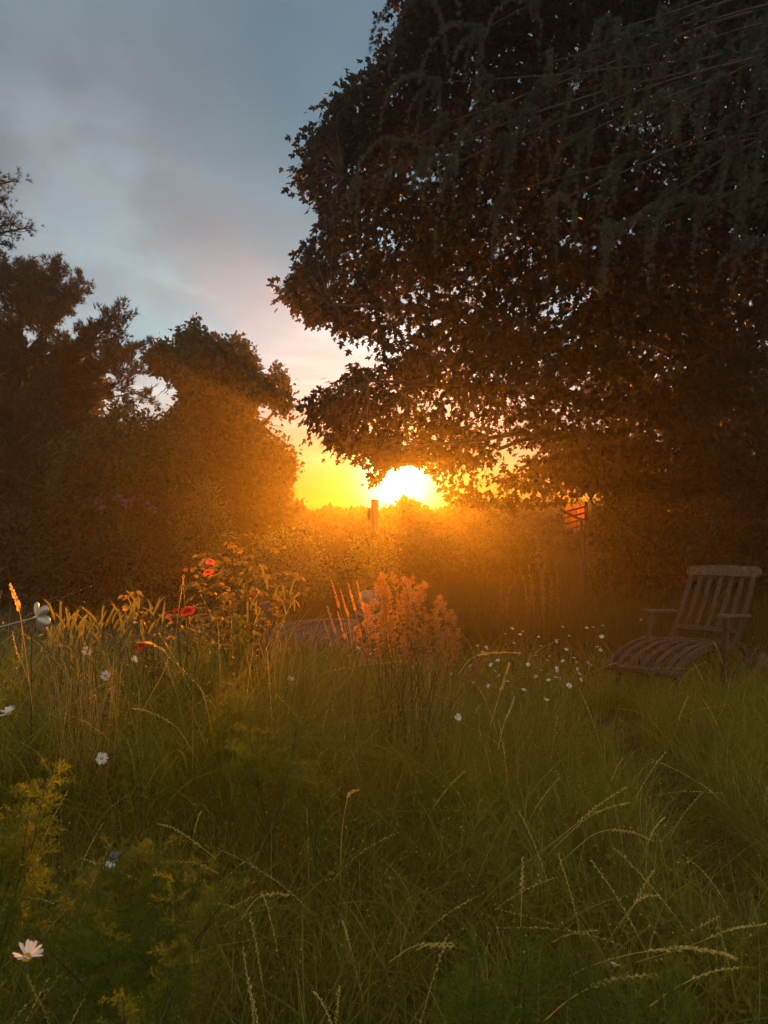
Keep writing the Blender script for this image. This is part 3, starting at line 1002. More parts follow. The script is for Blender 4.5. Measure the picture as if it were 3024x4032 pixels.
def rhododendron():
    base = P(520, 2300, 11.8); base[2] = 0
    c = P(525, 2010, 11.8)
    t = bushy('rhododendron', 'big rounded rhododendron dome with a band of mauve flowers, in front of the ivy-clad tree', 'shrub', base, [c[0], c[1], 1.50], [1.34, 1.25, 1.62], 3000, 13, .09, .11, 'rhodo')
    for k in range(11):
        u = 300 + k * 30 + rng.uniform(-14, 14); w = 1985 + rng.uniform(-25, 30)
        x = (u - 1512) / F
        Y = 10.62 + abs(k - 6) * .05
        p = P(u, w, Y)
        mb = MB()
        m = 34
        d = unit(rnd_dirs(m) + np.array([0, -.4, .5]))
        mb.inst(OVAL_V, OVAL_F, p + d * .03, frames(d, rnd_dirs(m)), np.full(m, .055))
        mb.build('blossom', M['mauve'], t)


rhododendron()
bushy('laurel_shrub', 'low dark broad-leaved shrub in deep shade below the conifer', 'shrub', [-6.3, 11.0, 0], [-6.3, 11.0, .75], [1.5, .8, .85], 420, 12, .11, .12, 'hedge')
bushy('laurel_shrub', 'dark rounded shrub on the lawn edge below the mauve-flowered rhododendron', 'shrub', [-3.7, 9.6, 0], [-3.7, 9.6, .5], [1.3, .6, .7], 380, 12, .09, .10, 'hedge')
bushy('young_shrub', 'slender tall shrub with upright leafy shoots right of the rhododendron dome', 'shrub', [-2.95, 11.0, 0], [-2.95, 11.0, 1.0], [.42, .4, 1.0], 240, 12, .07, .07, 'shrub', droop=-.2)
bushy('young_shrub', 'loose yellow green shrub around the leaning lesser fence post', 'shrub', [-1.5, 10.2, 0], [-1.5, 10.2, .62], [.75, .5, .62], 300, 12, .055, .08, 'shrub', droop=0)


bushy('young_shrub', 'small leafy shrub at the foot of the tall fence post below the sun', 'shrub', [-.15, 10.4, 0], [-.15, 10.4, .58], [.42, .3, .62], 190, 12, .05, .07, 'shrub', droop=-.1)


def woodland():
    mb = MB()
    n = 9000
    x = rng.uniform(-27, 27, n)
    Y = rng.uniform(23.5, 26.5, n)
    top = 1.44 + .06 * np.sin(x * .8 + 1) + .05 * np.sin(x * 2.4) + .04 * np.sin(x * 5.7)
    top = top + np.where(np.abs(x - .78) < .36, .34 * np.sqrt(np.maximum(0, 1 - ((x - .78) / .36) ** 2)), 0)     # one taller bush
    top = top + np.where(x > 1.8, np.minimum((x - 1.8) * .15, .35), 0) + np.where(x < -3.6, np.minimum((-3.6 - x) * 2.2, np.where((x > -10.8) & (x < -6.8), 2.9, 5.6)), 0)  # left rise added to shade the haze, mostly hidden behind nearer trees
    z = (top - .12) * rng.uniform(.0, 1, n) ** .8
    xl = rng.uniform(-27, -3.7, 4500); o = np.argsort(x)
    zl = (np.interp(xl, x[o], top[o]) - .3) * rng.uniform(.1, 1, 4500)
    put_leaves(mb, np.stack([xl, rng.uniform(24, 26.3, 4500), zl], 1), 12, .3, .38, IVY_V, IVY_F, None, .1, .8)  # big leaves filling the added left rise so it blocks the sun
    put_leaves(mb, np.stack([x, Y, z], 1), 15, .16, .22, IVY_V, IVY_F, None, .1, .8)
    # spiky tops
    m = 420
    xs = rng.uniform(-7, 5, m); o = np.argsort(x)
    tz = np.interp(xs, x[o], top[o])
    put_leaves(mb, np.stack([xs, rng.uniform(23.7, 24.8, m), tz + rng.uniform(-.12, .08, m)], 1), 12, .055, .10, IVY_V, IVY_F, None, -.6, 1.5)
    tag(mb.build('woodland', M['hedge']), kind='stuff')


woodland()


def hedge():
    base = np.array([6.4, 12.1, 0])
    t = thing('hedge', 'tall dark clipped hedge behind the wooden deck chair', 'hedge', base)
    n = 4200
    x = rng.uniform(3.8, 9.5, n); y = rng.uniform(11.7, 12.6, n)
    top = 2.14 + .08 * np.sin(x * 2.3) + .05 * np.sin(x * 6)
    face = rng.uniform(0, 1, n)
    z = top * rng.uniform(0, 1, n)
    z = np.where(face < .25, top - rng.uniform(0, .15, n), z)
    y = np.where(face > .4, 11.7 + rng.uniform(0, .3, n), y)
    mb = MB()
    put_leaves(mb, np.stack([x, y, z], 1), 14, .11, .085, OVAL_V, OVAL_F, None, .2, .9)
    mb.build('foliage', M['hedge'], t)
    mb = MB()
    for k in range(14):
        b = np.array([4.0 + k * .4, 12.15, -.05])
        mb.tube(bez(b, b + [0, 0, 1], b + [rng.normal(0, .2), 0, 1.9], 5), np.linspace(.05, .02, 5), 6)
    mb.build('stem', M['twig'], t)


hedge()
bushy('bramble_thicket', 'broad low bramble thicket under the maple beside the reed screen', 'thicket', [1.9, 16.0, 0], [1.9, 16.0, .55], [1.3, .9, .95], 760, 13, .09, .12, 'hedge')


def low_hedge():
    base = np.array([-.4, 14.6, 0])
    t = thing('low_hedge', 'low dark hedge across the garden behind the two fence posts', 'hedge', base)
    n = 3000
    x = rng.uniform(-4.2, 3.2, n); y = rng.uniform(14.2, 15.1, n)
    top = .86 + .07 * np.sin(x * 3.1) + .05 * np.sin(x * 7.3)
    z = top * rng.uniform(0, 1, n) ** .8
    mb = MB()
    put_leaves(mb, np.stack([x, y, z], 1), 13, .09, .085, OVAL_V, OVAL_F, None, .1, .9)
    mb.build('foliage', M['hedge'], t)
    mb = MB()
    for k in range(16):
        b = np.array([-4 + k * .45, 14.6, -.05])
        mb.tube(bez(b, b + [0, 0, .4], b + [rng.normal(0, .15), 0, .85], 5), np.linspace(.035, .012, 5), 6)
    mb.build('stem', M['twig'], t)


low_hedge()


# trees standing behind the maple, seen only through it
def back_tree(label, base, centre, radii, n):
    base, centre, radii = (np.asarray(q, float) for q in (base, centre, radii))
    t = thing('background_tree', label, 'tree', base)
    mb = MB()
    mb.tube(spline([base + [0, 0, -.2], base + [0, 0, 1.5], (base + centre) / 2 + [0, 0, .5], centre + [0, 0, 1]], 10), np.linspace(.3, .08, 10), 10)
    mb.build('trunk', M['bark'], t)
    d = rnd_dirs(n); p = centre + d * radii * (rng.uniform(.3, 1, n) ** .5)[:, None]
    mb = MB()
    put_leaves(mb, p, 13, .28, .26, IVY_V, IVY_F, centre, .3, .8)
    mb.build('foliage', M['ivy'], t)


back_tree('dark tree glimpsed behind the right side of the maple above the hedge', [9.5, 19, 0], [9.0, 19, 5.2], [3.6, 2.6, 4.4], 520)


# ------------------------------------------------------------------ posts, screen, stones
def fence_post(name, label, u, w, Y, wd, lean=0.0):
    p = P(u, w, Y)
    base = np.array([p[0], p[1], 0])
    t = thing(name, label, 'post', base)
    mb = MB()
    h = p[2]
    k = 10
    pts = np.array([[base[0] + lean * (z - h), base[1], z] for z in np.linspace(-.15, h, 7)])
    rad = wd / 2 * np.array([1.12, 1.1, 1.06, 1.04, 1.0, .99, .96])
    mb.tube(pts, rad, k)
    mb.build('post', M['post'], t)
    return t, base, h


ta, ba, ha = fence_post('fence_post', 'tall dark round fence post standing just left of the sun', 1475, 1966, 11.0, .125)
mb = MB(); mb.tube(np.array([[ba[0] - .07, ba[1], 1.38], [ba[0] - .10, ba[1] + .01, 1.50], [ba[0] - .08, ba[1], 1.56]]), [.03, .035, .02], 7); mb.build('knot', M['post'], ta)
fence_post('fence_post', 'lesser dark fence post in the shrub left of the lens of sunlight', 1190, 2085, 10.4, .10, .03)


def wattle():
    t = thing('wattle_panel', 'short low panel of woven sticks beside the lesser fence post', 'fence panel', [-1.0, 10.6, 0])
    mb = MB()
    for k in range(5):
        z = .30 + k * .07
        a = np.array([-1.25, 10.5, z]); b = np.array([-.78, 10.65, z + rng.normal(0, .02)])
        n = 9
        s = np.linspace(0, 1, n)[:, None]
        pts = a * (1 - s) + b * s
        pts[:, 1] += .03 * np.sin(np.arange(n) * 2 + k * math.pi)
        pts[:, 2] += rng.normal(0, .008, n)
        mb.tube(pts, rng.uniform(.008, .013), 5)
    mb.build('rod', M['post'], t)
    for x in (-1.15, -.86):
        mb = MB(); mb.tube(np.array([[x, 10.60, -.1], [x, 10.60, .64]]), .016, 6); mb.build('stake', M['post'], t)


wattle()


def reed_screen():
    Y = 12.2
    base = P(2290, 2200, Y); base[2] = 0
    t = thing('reed_screen', 'small reed screen glowing orange between sloping rails beside a slim post', 'screen', base)
    # reeds
    mb = MB()
    u = np.linspace(2226, 2306, 34)
    for i, a in enumerate(u):
        zt = 1985 + (2306 - a) * .10 + rng.uniform(-10, 6)
        zb = 2085 + rng.uniform(-6, 10) + (a - 2226) * .12
        p, q = P(a, zt, Y + .05), P(a + rng.uniform(-1.5, 1.5), zb, Y + .05)
        mb.tube(np.array([p, (p + q) / 2 + rng.normal(0, .002, 3), q]), rng.uniform(.004, .006), 5)
    mb.build('reed_panel', M['reed'], t)
    for k in range(5):
        z = 2008 + k * 24
        mb = MB(); mb.beam(P(2222, z + 8, Y), P(2308, z - 14, Y), .02, .035); mb.build('rail', M['post'], t, False)
    mb = MB(); mb.beam(P(2290, 2040, Y - .05), np.array([P(2290, 2040, Y - .05)[0], Y - .05, -.1]), .055, .055, (0, 1, 0)); mb.build('post', M['post'], t, False)
    mb = MB(); mb.beam(P(2203, 2006, Y - .1), P(2286, 2046, Y - .1), .035, .05); mb.build('brace', M['teak'], t, False)
    mb = MB(); mb.beam(P(2308, 1975, Y + .02), np.array([P(2308, 2000, Y + .02)[0], Y + .02, -.1]), .05, .05, (0, 1, 0)); mb.build('post', M['post'], t, False)


reed_screen()


def lump(name, label, cat, c, r, mat, squash=(1, 1, .85), seed=3):
    g = np.random.default_rng(seed)
    nu, nv = 22, 14
    v = []
    ph = g.uniform(0, 6, 8)
    for j in range(nv + 1):
        th = math.pi * j / nv
        for i in range(nu):
            a = 2 * math.pi * i / nu
            d = np.array([math.sin(th) * math.cos(a), math.sin(th) * math.sin(a), math.cos(th)])
            k = 1 + .12 * math.sin(3 * d[0] + ph[0] + 2 * d[2]) + .09 * math.sin(6 * d[1] + ph[1]) * math.sin(5 * d[2] + ph[2]) + .05 * math.sin(11 * d[0] + ph[3]) * math.sin(9 * d[1] + ph[4])
            v.append(np.asarray(c) + d * r * k * np.asarray(squash))
    q = [[j * nu + i, (j + 1) * nu + i, (j + 1) * nu + (i + 1) % nu, j * nu + (i + 1) % nu] for j in range(nv) for i in range(nu)]
    mb = MB(); mb.add(v, q)
    o = mb.build(name, M[mat], at=(c[0], c[1], c[2] - r))
    return tag(o, label, cat)


sp = P(1452, 2365, 6.6)
lump('rough_stone', 'knobbly pinkish stone resting on a short dark pillar behind the rusty seed heads', 'stone', sp, .115, 'stone')
pil = thing('stone_pillar', 'short stone pillar carrying the knobbly pinkish stone', 'pillar', [sp[0], sp[1], 0])
mb = MB(); mb.box((.2, .2, sp[2] - .11 - .04), loc=(sp[0], sp[1], (sp[2] - .15) / 2), bevel=.02); mb.build('shaft', M['post'], pil, False)
mb = MB(); mb.box((.27, .27, .05), loc=(sp[0], sp[1], sp[2] - .13), bevel=.012); mb.build('cap', M['post'], pil, False)
t_, b_, h_ = fence_post('wooden_stump', 'short thick dark stump with broad top standing right of the rose bush', 1042, 2378, 5.2, .085)
mb = MB(); mb.tube(np.array([b_ + [0, 0, h_ - .20], b_ + [0, 0, h_ - .15], b_ + [.01, 0, h_ - .04], b_ + [0, 0, h_ + .01]]), [.05, .062, .06, .045], 10); mb.build('cap', M['post'], t_)


# ------------------------------------------------------------------ the deck chair
def deck_chair():
    org = np.array([1.98, 5.25, 0.0])                   # under the middle of the leg-rest end
    A = R(41)
    Lx = np.array([math.cos(A), math.sin(A), 0])        # along the chair, foot to head
    Wx = np.array([math.sin(A), -math.cos(A), 0])       # across it, towards the viewer's right
    roll = R(2.5)
    def Q(l, w, z):
        return org + Lx * l + Wx * w + np.array([0, 0, z + math.sin(roll) * w])
    t = thing('deck_chair', 'weathered wooden steamer deck chair with slatted leg rest standing in long grass', 'chair', org)
    hw = .275
    def part(name, mat='teak', parent=t, smooth=False):
        return lambda mb: mb.build(name, M[mat], parent, smooth)
    up = (0, 0, 1)
    # leg rest: curved slats between two rails
    def curve(w):
        prof = [(0.0, .30), (.10, .355), (.25, .40), (.42, .425), (.58, .425)]
        return spline([Q(l, w, z) for l, z in prof], 14)
    lr = MB()
    front = MB(); front.beam(Q(-.01, -hw - .02, .285), Q(-.01, hw + .02, .285), .06, .05, bevel=.012)
    fr = front.build('leg_rest_frame', M['teak'], t, False)
    for w in (-hw, hw):
        mb = MB(); c = curve(w)
        for a, b in zip(c[:-1], c[1:]):
            mb.beam(a - [0, 0, .012], b - [0, 0, .012], .030, .05, bevel=0)
        mb.build('leg_rest_rail', M['teak'], t, False)
    for w in np.linspace(-hw + .075, hw - .075, 5):
        mb = MB(); c = curve(w)
        for a, b in zip(c[:-1], c[1:]):
            mb.beam(a, b, .044, .016, bevel=0)
        mb.build('leg_rest_slat', M['teak'], t, False)
    mb = MB(); mb.tube(np.array([Q(.60, -hw - .05, .425), Q(.60, hw + .06, .425)]), .022, 10); mb.build('crossbar', M['teak'], t)
    # seat
    for w in (-hw, hw):
        mb = MB(); mb.beam(Q(.60, w, .395), Q(1.16, w, .36), .032, .05); mb.build('seat_rail', M['teak'], t, False)
    for w in np.linspace(-hw + .075, hw - .075, 5):
        mb = MB(); mb.beam(Q(.63, w, .418), Q(1.10, w, .385), .044, .016); mb.build('seat_slat', M['teak'], t, False)
    # back
    bl0, bz0, bl1, bz1 = 1.02, .36, 1.46, .955
    def B(s, w):
        return Q(bl0 + (bl1 - bl0) * s, w, bz0 + (bz1 - bz0) * s - .05 * math.sin(math.pi * s) * .6)
    bup = unit(np.cross(Wx, B(1, 0) - B(0, 0)))
    for w in (-hw, hw):
        mb = MB()
        for s in np.linspace(0, .875, 8):
            mb.beam(B(s, w), B(s + .125, w), .034, .032, bup, bevel=0)
        mb.build('back_rail', M['teak'], t, False)
    for w in np.linspace(-hw, hw, 7)[1:-1]:
        mb = MB()
        for s in np.linspace(.22, .885, 7):
            mb.beam(B(s, w), B(s + .112, w), .038, .014, bup, bevel=0)
        mb.build('back_slat', M['teak'], t, False)
    mb = MB(); mb.beam(B(.22, -hw + .018), B(.22, hw - .018), .05, .03, bup); mb.build('back_crossbar', M['teak'], t, False)
    # headrest: a rounded board
    a, b = B(1.0, -hw - .055), B(1.0, hw + .055)
    d = unit(b - a); upv = unit(B(1, 0) - B(.9, 0)); nn = np.cross(d, upv)
    out = []
    for s in np.linspace(0, 2 * math.pi, 29)[:-1]:
        cx, cz = math.cos(s), math.sin(s)
        L = np.linalg.norm(b - a) / 2
        x = np.sign(cx) * (L - .055) + cx * .055 if abs(cx) > 1e-6 else 0
        out.append((x, cz * .055))
    k = len(out)
    vs = []
    for off, sc in ((-.016, .93), (-.010, 1), (.010, 1), (.016, .93)):
        for x, z in out:
            bow = -.02 * (1 - (x / .33) ** 2)
            vs.append((a + b) / 2 + d * x * (1 if sc == 1 else .985) + upv * z * sc + nn * (off - bow))
    qs = [[j * k + i, j * k + (i + 1) % k, (j + 1) * k + (i + 1) % k, (j + 1) * k + i] for j in range(3) for i in range(k)]
    mb = MB(); mb.add(vs, qs)
    mb.add(vs[:k], [list(range(k))[::-1]]); mb.add(vs[3 * k:], [list(range(k))])
    mb.build('headrest', M['lichen'], t, False)
    # arms and their uprights
    for sg in (-1, 1):
        w = sg * (hw + .045)
        mb = MB()
        for p, q, wd in ((.66, .80, .085), (.80, 1.02, .075), (1.02, 1.20, .06)):
            zf = lambda l: .655 - .05 * ((l - .66) / .54) ** 1.2
            mb.beam(Q(p, w, zf(p)), Q(q, w, zf(q)), wd, .024, bevel=.006)
        mb.build('armrest', M['lichen'], t, False)
        mb = MB(); mb.beam(Q(.76, w, .645), Q(.70, w, .05), .036, .05, Lx); mb.build('arm_support', M['teak'], t, False)
        mb = MB(); mb.beam(Q(.70, w, .06), Q(1.30, w, .30), .03, .045); mb.build('brace', M['teak'], t, False)
        mb = MB(); mb.beam(Q(1.12, w * .92, .36), Q(1.42, w * .92, .09), .034, .05); mb.build('rear_leg', M['teak'], t, False)
        mb = MB(); mb.beam(Q(.10, sg * (hw - .04), .33), Q(.06, sg * (hw - .04), -.02), .034, .045, Lx); mb.build('front_leg', M['teak'], t, False)
        # wheel
        c = Q(1.42, sg * (hw + .075), .13)
        wh = MB()
        n = 24
        ring = []
        for i in range(n):
            th = 2 * math.pi * i / n
            ring.append((math.cos(th), math.sin(th)))
        vs = []
        for (r, o) in ((.030, -.022), (.115, -.022), (.13, -.014), (.13, .014), (.115, .022), (.030, .022)):
            for cx, cz in ring:
                vs.append(c + Lx * cx * r + np.array([0, 0, cz * r]) + Wx * o)
        qs = [[j * n + i, j * n + (i + 1) % n, (j + 1) * n + (i + 1) % n, (j + 1) * n + i] for j in range(5) for i in range(n)]
        wh.add(vs, qs)
        wo = wh.build('wheel', M['rubber'], t, False)
        hb = MB(); hb.tube(np.array([c - Wx * .035, c + Wx * .035]), .028, 10); hb.build('hub', M['teak'], wo)
    mb = MB(); mb.tube(np.array([Q(1.42, -hw - .06, .13), Q(1.42, hw + .06, .13)]), .014, 8); mb.build('axle', M['post'], t)


deck_chair()


# ------------------------------------------------------------------ flowers and plants
def daisy(label, group=None, scale=1.0, stem_h=.45, name='daisy', petal='white_petal', disc='yellow', np_=17, cup=.25, seed=0):
    g = np.random.default_rng(seed)
    t = thing(name, label, 'flower', (0, 0, 0), group)
    mb = MB()
    v = np.array([(-.10, 0, 0), (.10, 0, 0), (-.17, .45, .03), (.17, .45, .03), (-.15, .85, .0), (.15, .85, .0), (-.05, 1.0, -.02), (.05, 1.0, -.02)])
    f = np.array([[0, 1, 3, 2], [2, 3, 5, 4], [4, 5, 7, 6]])
    n = np_
    a = np.arange(n) / n * 2 * math.pi + g.normal(0, .06, n)
    el = cup + g.normal(0, .12, n)
    d = np.stack([np.cos(a) * np.cos(el), np.sin(a) * np.cos(el), np.sin(el)], 1)
    up = np.tile(np.array([0, 0, 1.0]), (n, 1))
    mb.inst(v, f, d * .005, frames(d, up), g.uniform(.88, 1.08, n)[:, None] * np.array([[.021, .022, .022]]) * scale)
    o = mb.build('petals', M[petal], t)
    mb = MB()
    k = 12; rs = [(0.0, .0065), (.004, .006), (.0075, .003), (.008, -.002)]
    vs = [[0, 0, .0065 * scale]] + [[r * scale * math.cos(2 * math.pi * i / k), r * scale * math.sin(2 * math.pi * i / k), z * scale] for r, z in rs[1:] for i in range(k)]
    mb.addm(vs, [[[0, 1 + i, 1 + (i + 1) % k] for i in range(k)], [[1 + j * k + i, 1 + (j + 1) * k + i, 1 + (j + 1) * k + (i + 1) % k, 1 + j * k + (i + 1) % k] for j in range(2) for i in range(k)]])
    mb.build('disc', M[disc], t)
    mb = MB()
    mb.tube(np.array([[0, 0, -.002], [.004, .0, -stem_h * .3], [.02, .01, -stem_h * .7], [.03, .0, -stem_h]]), [.0014, .0015, .0017, .002], 5)
    mb.build('stem', M['stem'], t)
    return t


protos = [daisy('x', None, 1.0, .5, seed=1, cup=.15), daisy('x', None, .95, .5, seed=2, cup=.55), daisy('x', None, 1.05, .5, seed=3, cup=-.25)]
near_daisies = [
    ((105, 3770), 1.22, 1.1, (-.05, .35, 0), 1, 'large white daisy low in the bottom left corner among feathery leaves'),
    ((425, 3420), 2.05, .9, (.1, .3, .4), 1, 'half-hidden white daisy just below the lilac flower'),
    ((35, 2810), 2.9, 1.45, (.3, -.25, 0), 1, 'ragged white daisy at the left edge below the lawn'),
    ((345, 2560), 3.5, 1.05, (-1.1, .2, .3), 2, 'white daisy seen edge-on under the barley heads'),
    ((525, 2600), 3.4, .95, (.3, 1.0, .1), 1, 'white daisy turned aside below the low red rose'),
    ((402, 2985), 2.6, .9, (1.35, 0, 0), 0, 'flat white daisy showing its yellow centre left of the middle'),
    ((415, 2660), 3.3, .9, (1.3, .3, 0), 2, 'faint drooping white daisy in brown seed stems on the left'),
    ((1145, 2675), 3.6, .75, (2.3, .2, 0), 2, 'small nodding white daisy in grass right of the stump'),
    ((2420, 3800), 1.6, .6, (2.6, .3, 0), 2, 'drooping white daisy with big yellow centre near the bottom right'),
    ((1800, 2825), 3.2, .8, (.9, .9, 0), 1, 'white daisy leaning right, just below the rusty seed heads'),
    ((2150, 2760), 3.9, .9, (.3, .2, 1), 1, 'lone white daisy below the daisy patch'),
    ((530, 2455), 3.6, .6, (.2, .3, 0), 1, 'tiny white daisy beside the bright red rose'),
]
for (u, w), Y, sc, rot, k, lab in near_daisies:
    copy_thing(protos[k], P(u, w, Y), rot, sc, lab)
patch = [(2018, 2475), (2060, 2488), (1990, 2495), (2048, 2498), (2120, 2510), (2025, 2530), (2190, 2525), (2215, 2470), (2310, 2470), (2335, 2470), (2375, 2465), (2370, 2505), (2525, 2440),
         (2130, 2545), (2110, 2580), (2155, 2600), (2165, 2585), (2215, 2600), (2260, 2590), (2270, 2610), (2080, 2615), (2110, 2665), (2160, 2680), (2190, 2665), (2205, 2670), (2270, 2635), (2290, 2675), (2315, 2610), (2330, 2620),
         (2195, 2635), (2130, 2640), (1880, 2545), (1900, 2565), (1915, 2550), (1935, 2620), (1950, 2640), (1965, 2660), (1860, 2690), (1850, 2620), (1770, 2620), (1780, 2655), (1920, 2700), (1960, 2600), (2060, 2720),
         (2350, 2545), (2365, 2560), (2240, 2505), (1410, 2550), (1460, 2575), (1475, 2560), (2000, 2680), (2240, 2700), (2280, 2655), (2230, 2555)]
for i, (u, w) in enumerate(patch):
    far = w < 2530
    Y = (CAMZ - rng.uniform(.44, .56)) * F / (w - 2016)
    if u < 1500:
        lab, grp = 'small white daisy in the grass at the paved circle edge', 'white daisies at the paved circle'
    elif u < 1990:
        lab, grp = 'small white daisy close right of the rusty seed heads', 'white daisies beside the rusty seed heads'
    else:
        lab, grp = 'small white daisy in the loose patch left of the deck chair', 'white daisies in the patch left of the deck chair'
    copy_thing(protos[i % 3], P(u, w, Y), (rng.normal(-.1, .55), rng.normal(0, .55), rng.uniform(0, 6)), rng.uniform(.45, .72), lab, grp)


def remove_thing(o):
    for ch in list(o.children):
        bpy.data.objects.remove(ch)
    bpy.data.objects.remove(o)


for p_ in protos:
    remove_thing(p_)

# lilac flowers
kn = daisy('lilac many-petalled flower just above a white daisy at lower left', None, 1.0, .45, 'lilac_flower', 'lilac', 'lilac', 26, .8, 9)
kn.location = tuple(P(455, 3385, 2.1)); kn.scale = (.95,) * 3
copy_thing(kn, P(332, 2452, 3.7), (.3, .2, 0), .75, 'tiny lilac flower head among the barley at left')


def bloom(mb, c, r, seed, n=26):
    g = np.random.default_rng(seed)
    v = np.array([(-.25, 0, 0), (.25, 0, 0), (-.55, .45, .12), (.55, .45, .12), (-.5, .85, .05), (.5, .85, .05), (-.22, 1.0, -.08), (.22, 1.0, -.08)])
    f = np.array([[0, 1, 3, 2], [2, 3, 5, 4], [4, 5, 7, 6]])
    i = np.arange(n)
    a = i * 2.4 + g.normal(0, .2, n)
    el = np.interp(i, [0, n], [1.35, .05])
    d = np.stack([np.cos(a) * np.cos(el), np.sin(a) * np.cos(el), np.sin(el)], 1)
    sc = np.interp(i, [0, n], [.55, 1.0]) * r * g.uniform(.9, 1.1, n)
    ax = unit(np.array([g.normal(0, .3), -.5, .8]))
    x = unit(np.cross(ax, [0, 1, .2])); y = np.cross(ax, x)
    Rm = np.stack([x, y, ax], 1)
    rot = np.einsum('ij,njk->nik', Rm, frames(d, np.tile(np.array([0, 0, 1.0]), (n, 1)) + d * .01))
    mb.inst(v, f, np.tile(np.asarray(c), (n, 1)) + (d @ Rm.T) * r * .12, rot, sc)


def rose_bush(label, base, canes, leaf_n, blooms, leaf=.045):
    t = thing('rose_bush', label, 'plant', base)
    mb = MB(); lf = MB()
    for pts in canes:
        c = spline(pts, 14)
        mb.tube(c, np.linspace(.006, .0018, 14), 5)
        m = leaf_n
        s = rng.uniform(.30, 1.0, m) * 13
        i0 = np.clip(s.astype(int), 0, 12); fr = (s - i0)[:, None]
        q = c[i0] * (1 - fr) + c[i0 + 1] * fr
        out = unit(rng.normal(size=(m, 3)) * np.array([1, 1, .35]))
        for a in range(m):                                   # a compound leaf: stalk with five leaflets
            L = rng.uniform(.05, .10)
            e = q[a] + out[a] * L + np.array([0, 0, rng.uniform(-.02, .02)])
            mb.tube(np.array([q[a], (q[a] + e) / 2 + [0, 0, .008], e]), [.0012, .001, .0007], 3, False)
            sd = unit(np.cross(out[a], [0, 0, 1]))
            pos = [e, (q[a] + e) / 2 + sd * .004, (q[a] + e) / 2 - sd * .004, q[a] * .2 + e * .8 + sd * .004, q[a] * .2 + e * .8 - sd * .004]
            dr = [out[a], out[a] * .5 + sd, out[a] * .5 - sd, out[a] * .6 + sd, out[a] * .6 - sd]
            dd = np.array(dr) + rng.normal(0, .2, (5, 3)) + np.array([0, 0, -.35])
            lf.inst(OVAL_V * np.array([1.35, 1, 1]), OVAL_F, np.array(pos), frames(dd, rng.normal(0, .5, (5, 3)) + np.array([0, -.2, 1])), rng.uniform(.75, 1.2, 5) * leaf)
    mb.build('cane', M['stem'], t)
    lf.build('foliage', M['rose_leaf'], t)
    for (u, w, Y, r, m, lab) in blooms:
        b = MB(); bloom(b, P(u, w, Y), r, int(u + w))
        o = b.build('bloom', M[m], t)
        if lab: o['label'] = lab
    return t


Yr = 4.4
rb = np.array([P(960, 2500, Yr)[0], Yr, 0.0])
canes = []
for (u, w) in [(890, 2120), (760, 2230), (740, 2300), (830, 2180), (960, 2170), (1010, 2230), (1080, 2140), (1150, 2260), (1170, 2330), (1060, 2260), (900, 2260), (820, 2300), (960, 2260), (1100, 2320), (860, 2340), (1000, 2330), (920, 2200), (780, 2380), (940, 2350), (880, 2420)]:
    e = P(u, w, Yr + rng.uniform(-.3, .3))
    b0 = rb + np.array([rng.normal(0, .06), rng.normal(0, .06), 0])
    canes.append([b0, b0 * .55 + e * .45 + np.array([0, 0, .18]), e * .85 + b0 * .15 + np.array([0, 0, .12]), e])
rose_bush('tall rose bush with bronze-edged leaves and coral blooms left of the stump', rb, canes, 8,
          [(828, 2215, 4.3, .027, 'pink_rose', None), (820, 2258, 4.3, .031, 'pink_rose', None), (995, 2350, 4.2, .020, 'pink_rose', None), (732, 2245, 4.3, .016, 'pink_rose', None)])
rb2 = np.array([P(660, 2560, 3.8)[0], 3.8, 0.0])
canes = []
for (u, w) in [(510, 2275), (520, 2380), (600, 2400), (740, 2405), (800, 2450), (690, 2420), (560, 2530), (620, 2480), (840, 2480), (760, 2500), (880, 2490), (560, 2440)]:
    e = P(u, w, 3.8 + rng.uniform(-.2, .2))
    b0 = rb2 + np.array([rng.normal(0, .05), rng.normal(0, .05), 0])
    canes.append([b0, b0 * .5 + e * .5 + np.array([0, 0, .06]), e * .8 + b0 * .2 + np.array([0, 0, .05]), e])
rose_bush('lower rose bush with bright red blooms among the barley heads', rb2, canes, 6,
          [(740, 2412, 3.65, .038, 'rose_petal', 'brightest red bloom'), (555, 2545, 3.55, .034, 'rose_petal', None), (690, 2405, 3.7, .015, 'rose_petal', None), (665, 2425, 3.65, .014, 'pink_rose', None)], .04)


def barley_proto(seed, L=.075):
    g = np.random.default_rng(seed)
    t = thing('barley_stalk', 'x', 'grass stalk', (0, 0, 0))
    bend = g.uniform(.15, .9)
    c = bez([0, 0, 0], [0.01, 0, L * .6], [L * bend, 0, L], 9)
    mb = MB(); mb.tube(c, np.array([.002, .0042, .005, .005, .0047, .0043, .0036, .0026, .001]), 6)
    n = 46
    s = g.uniform(0, 8, n); i0 = np.clip(s.astype(int), 0, 7); fr = (s - i0)[:, None]
    q = c[i0] * (1 - fr) + c[i0 + 1] * fr
    tan = unit(c[i0 + 1] - c[i0])
    d = unit(tan + g.normal(0, .28, (n, 3)))
    side = unit(np.cross(d, g.normal(size=(n, 3)))) * .0006
    LL = g.uniform(.018, .035, n)[:, None]
    v = np.stack([q - side, q + side, q + d * LL], 1).reshape(-1, 3)
    mb.add(v, np.arange(n * 3).reshape(-1, 3))
    mb.build('seed_head', M['barley'], t)
    mb = MB(); mb.tube(bez([0, 0, 0], [-.01, 0, -.25], [.02, .02, -.6], 7), np.linspace(.0011, .0016, 7), 4)
    mb.build('stem', M['stem'], t)
    return t


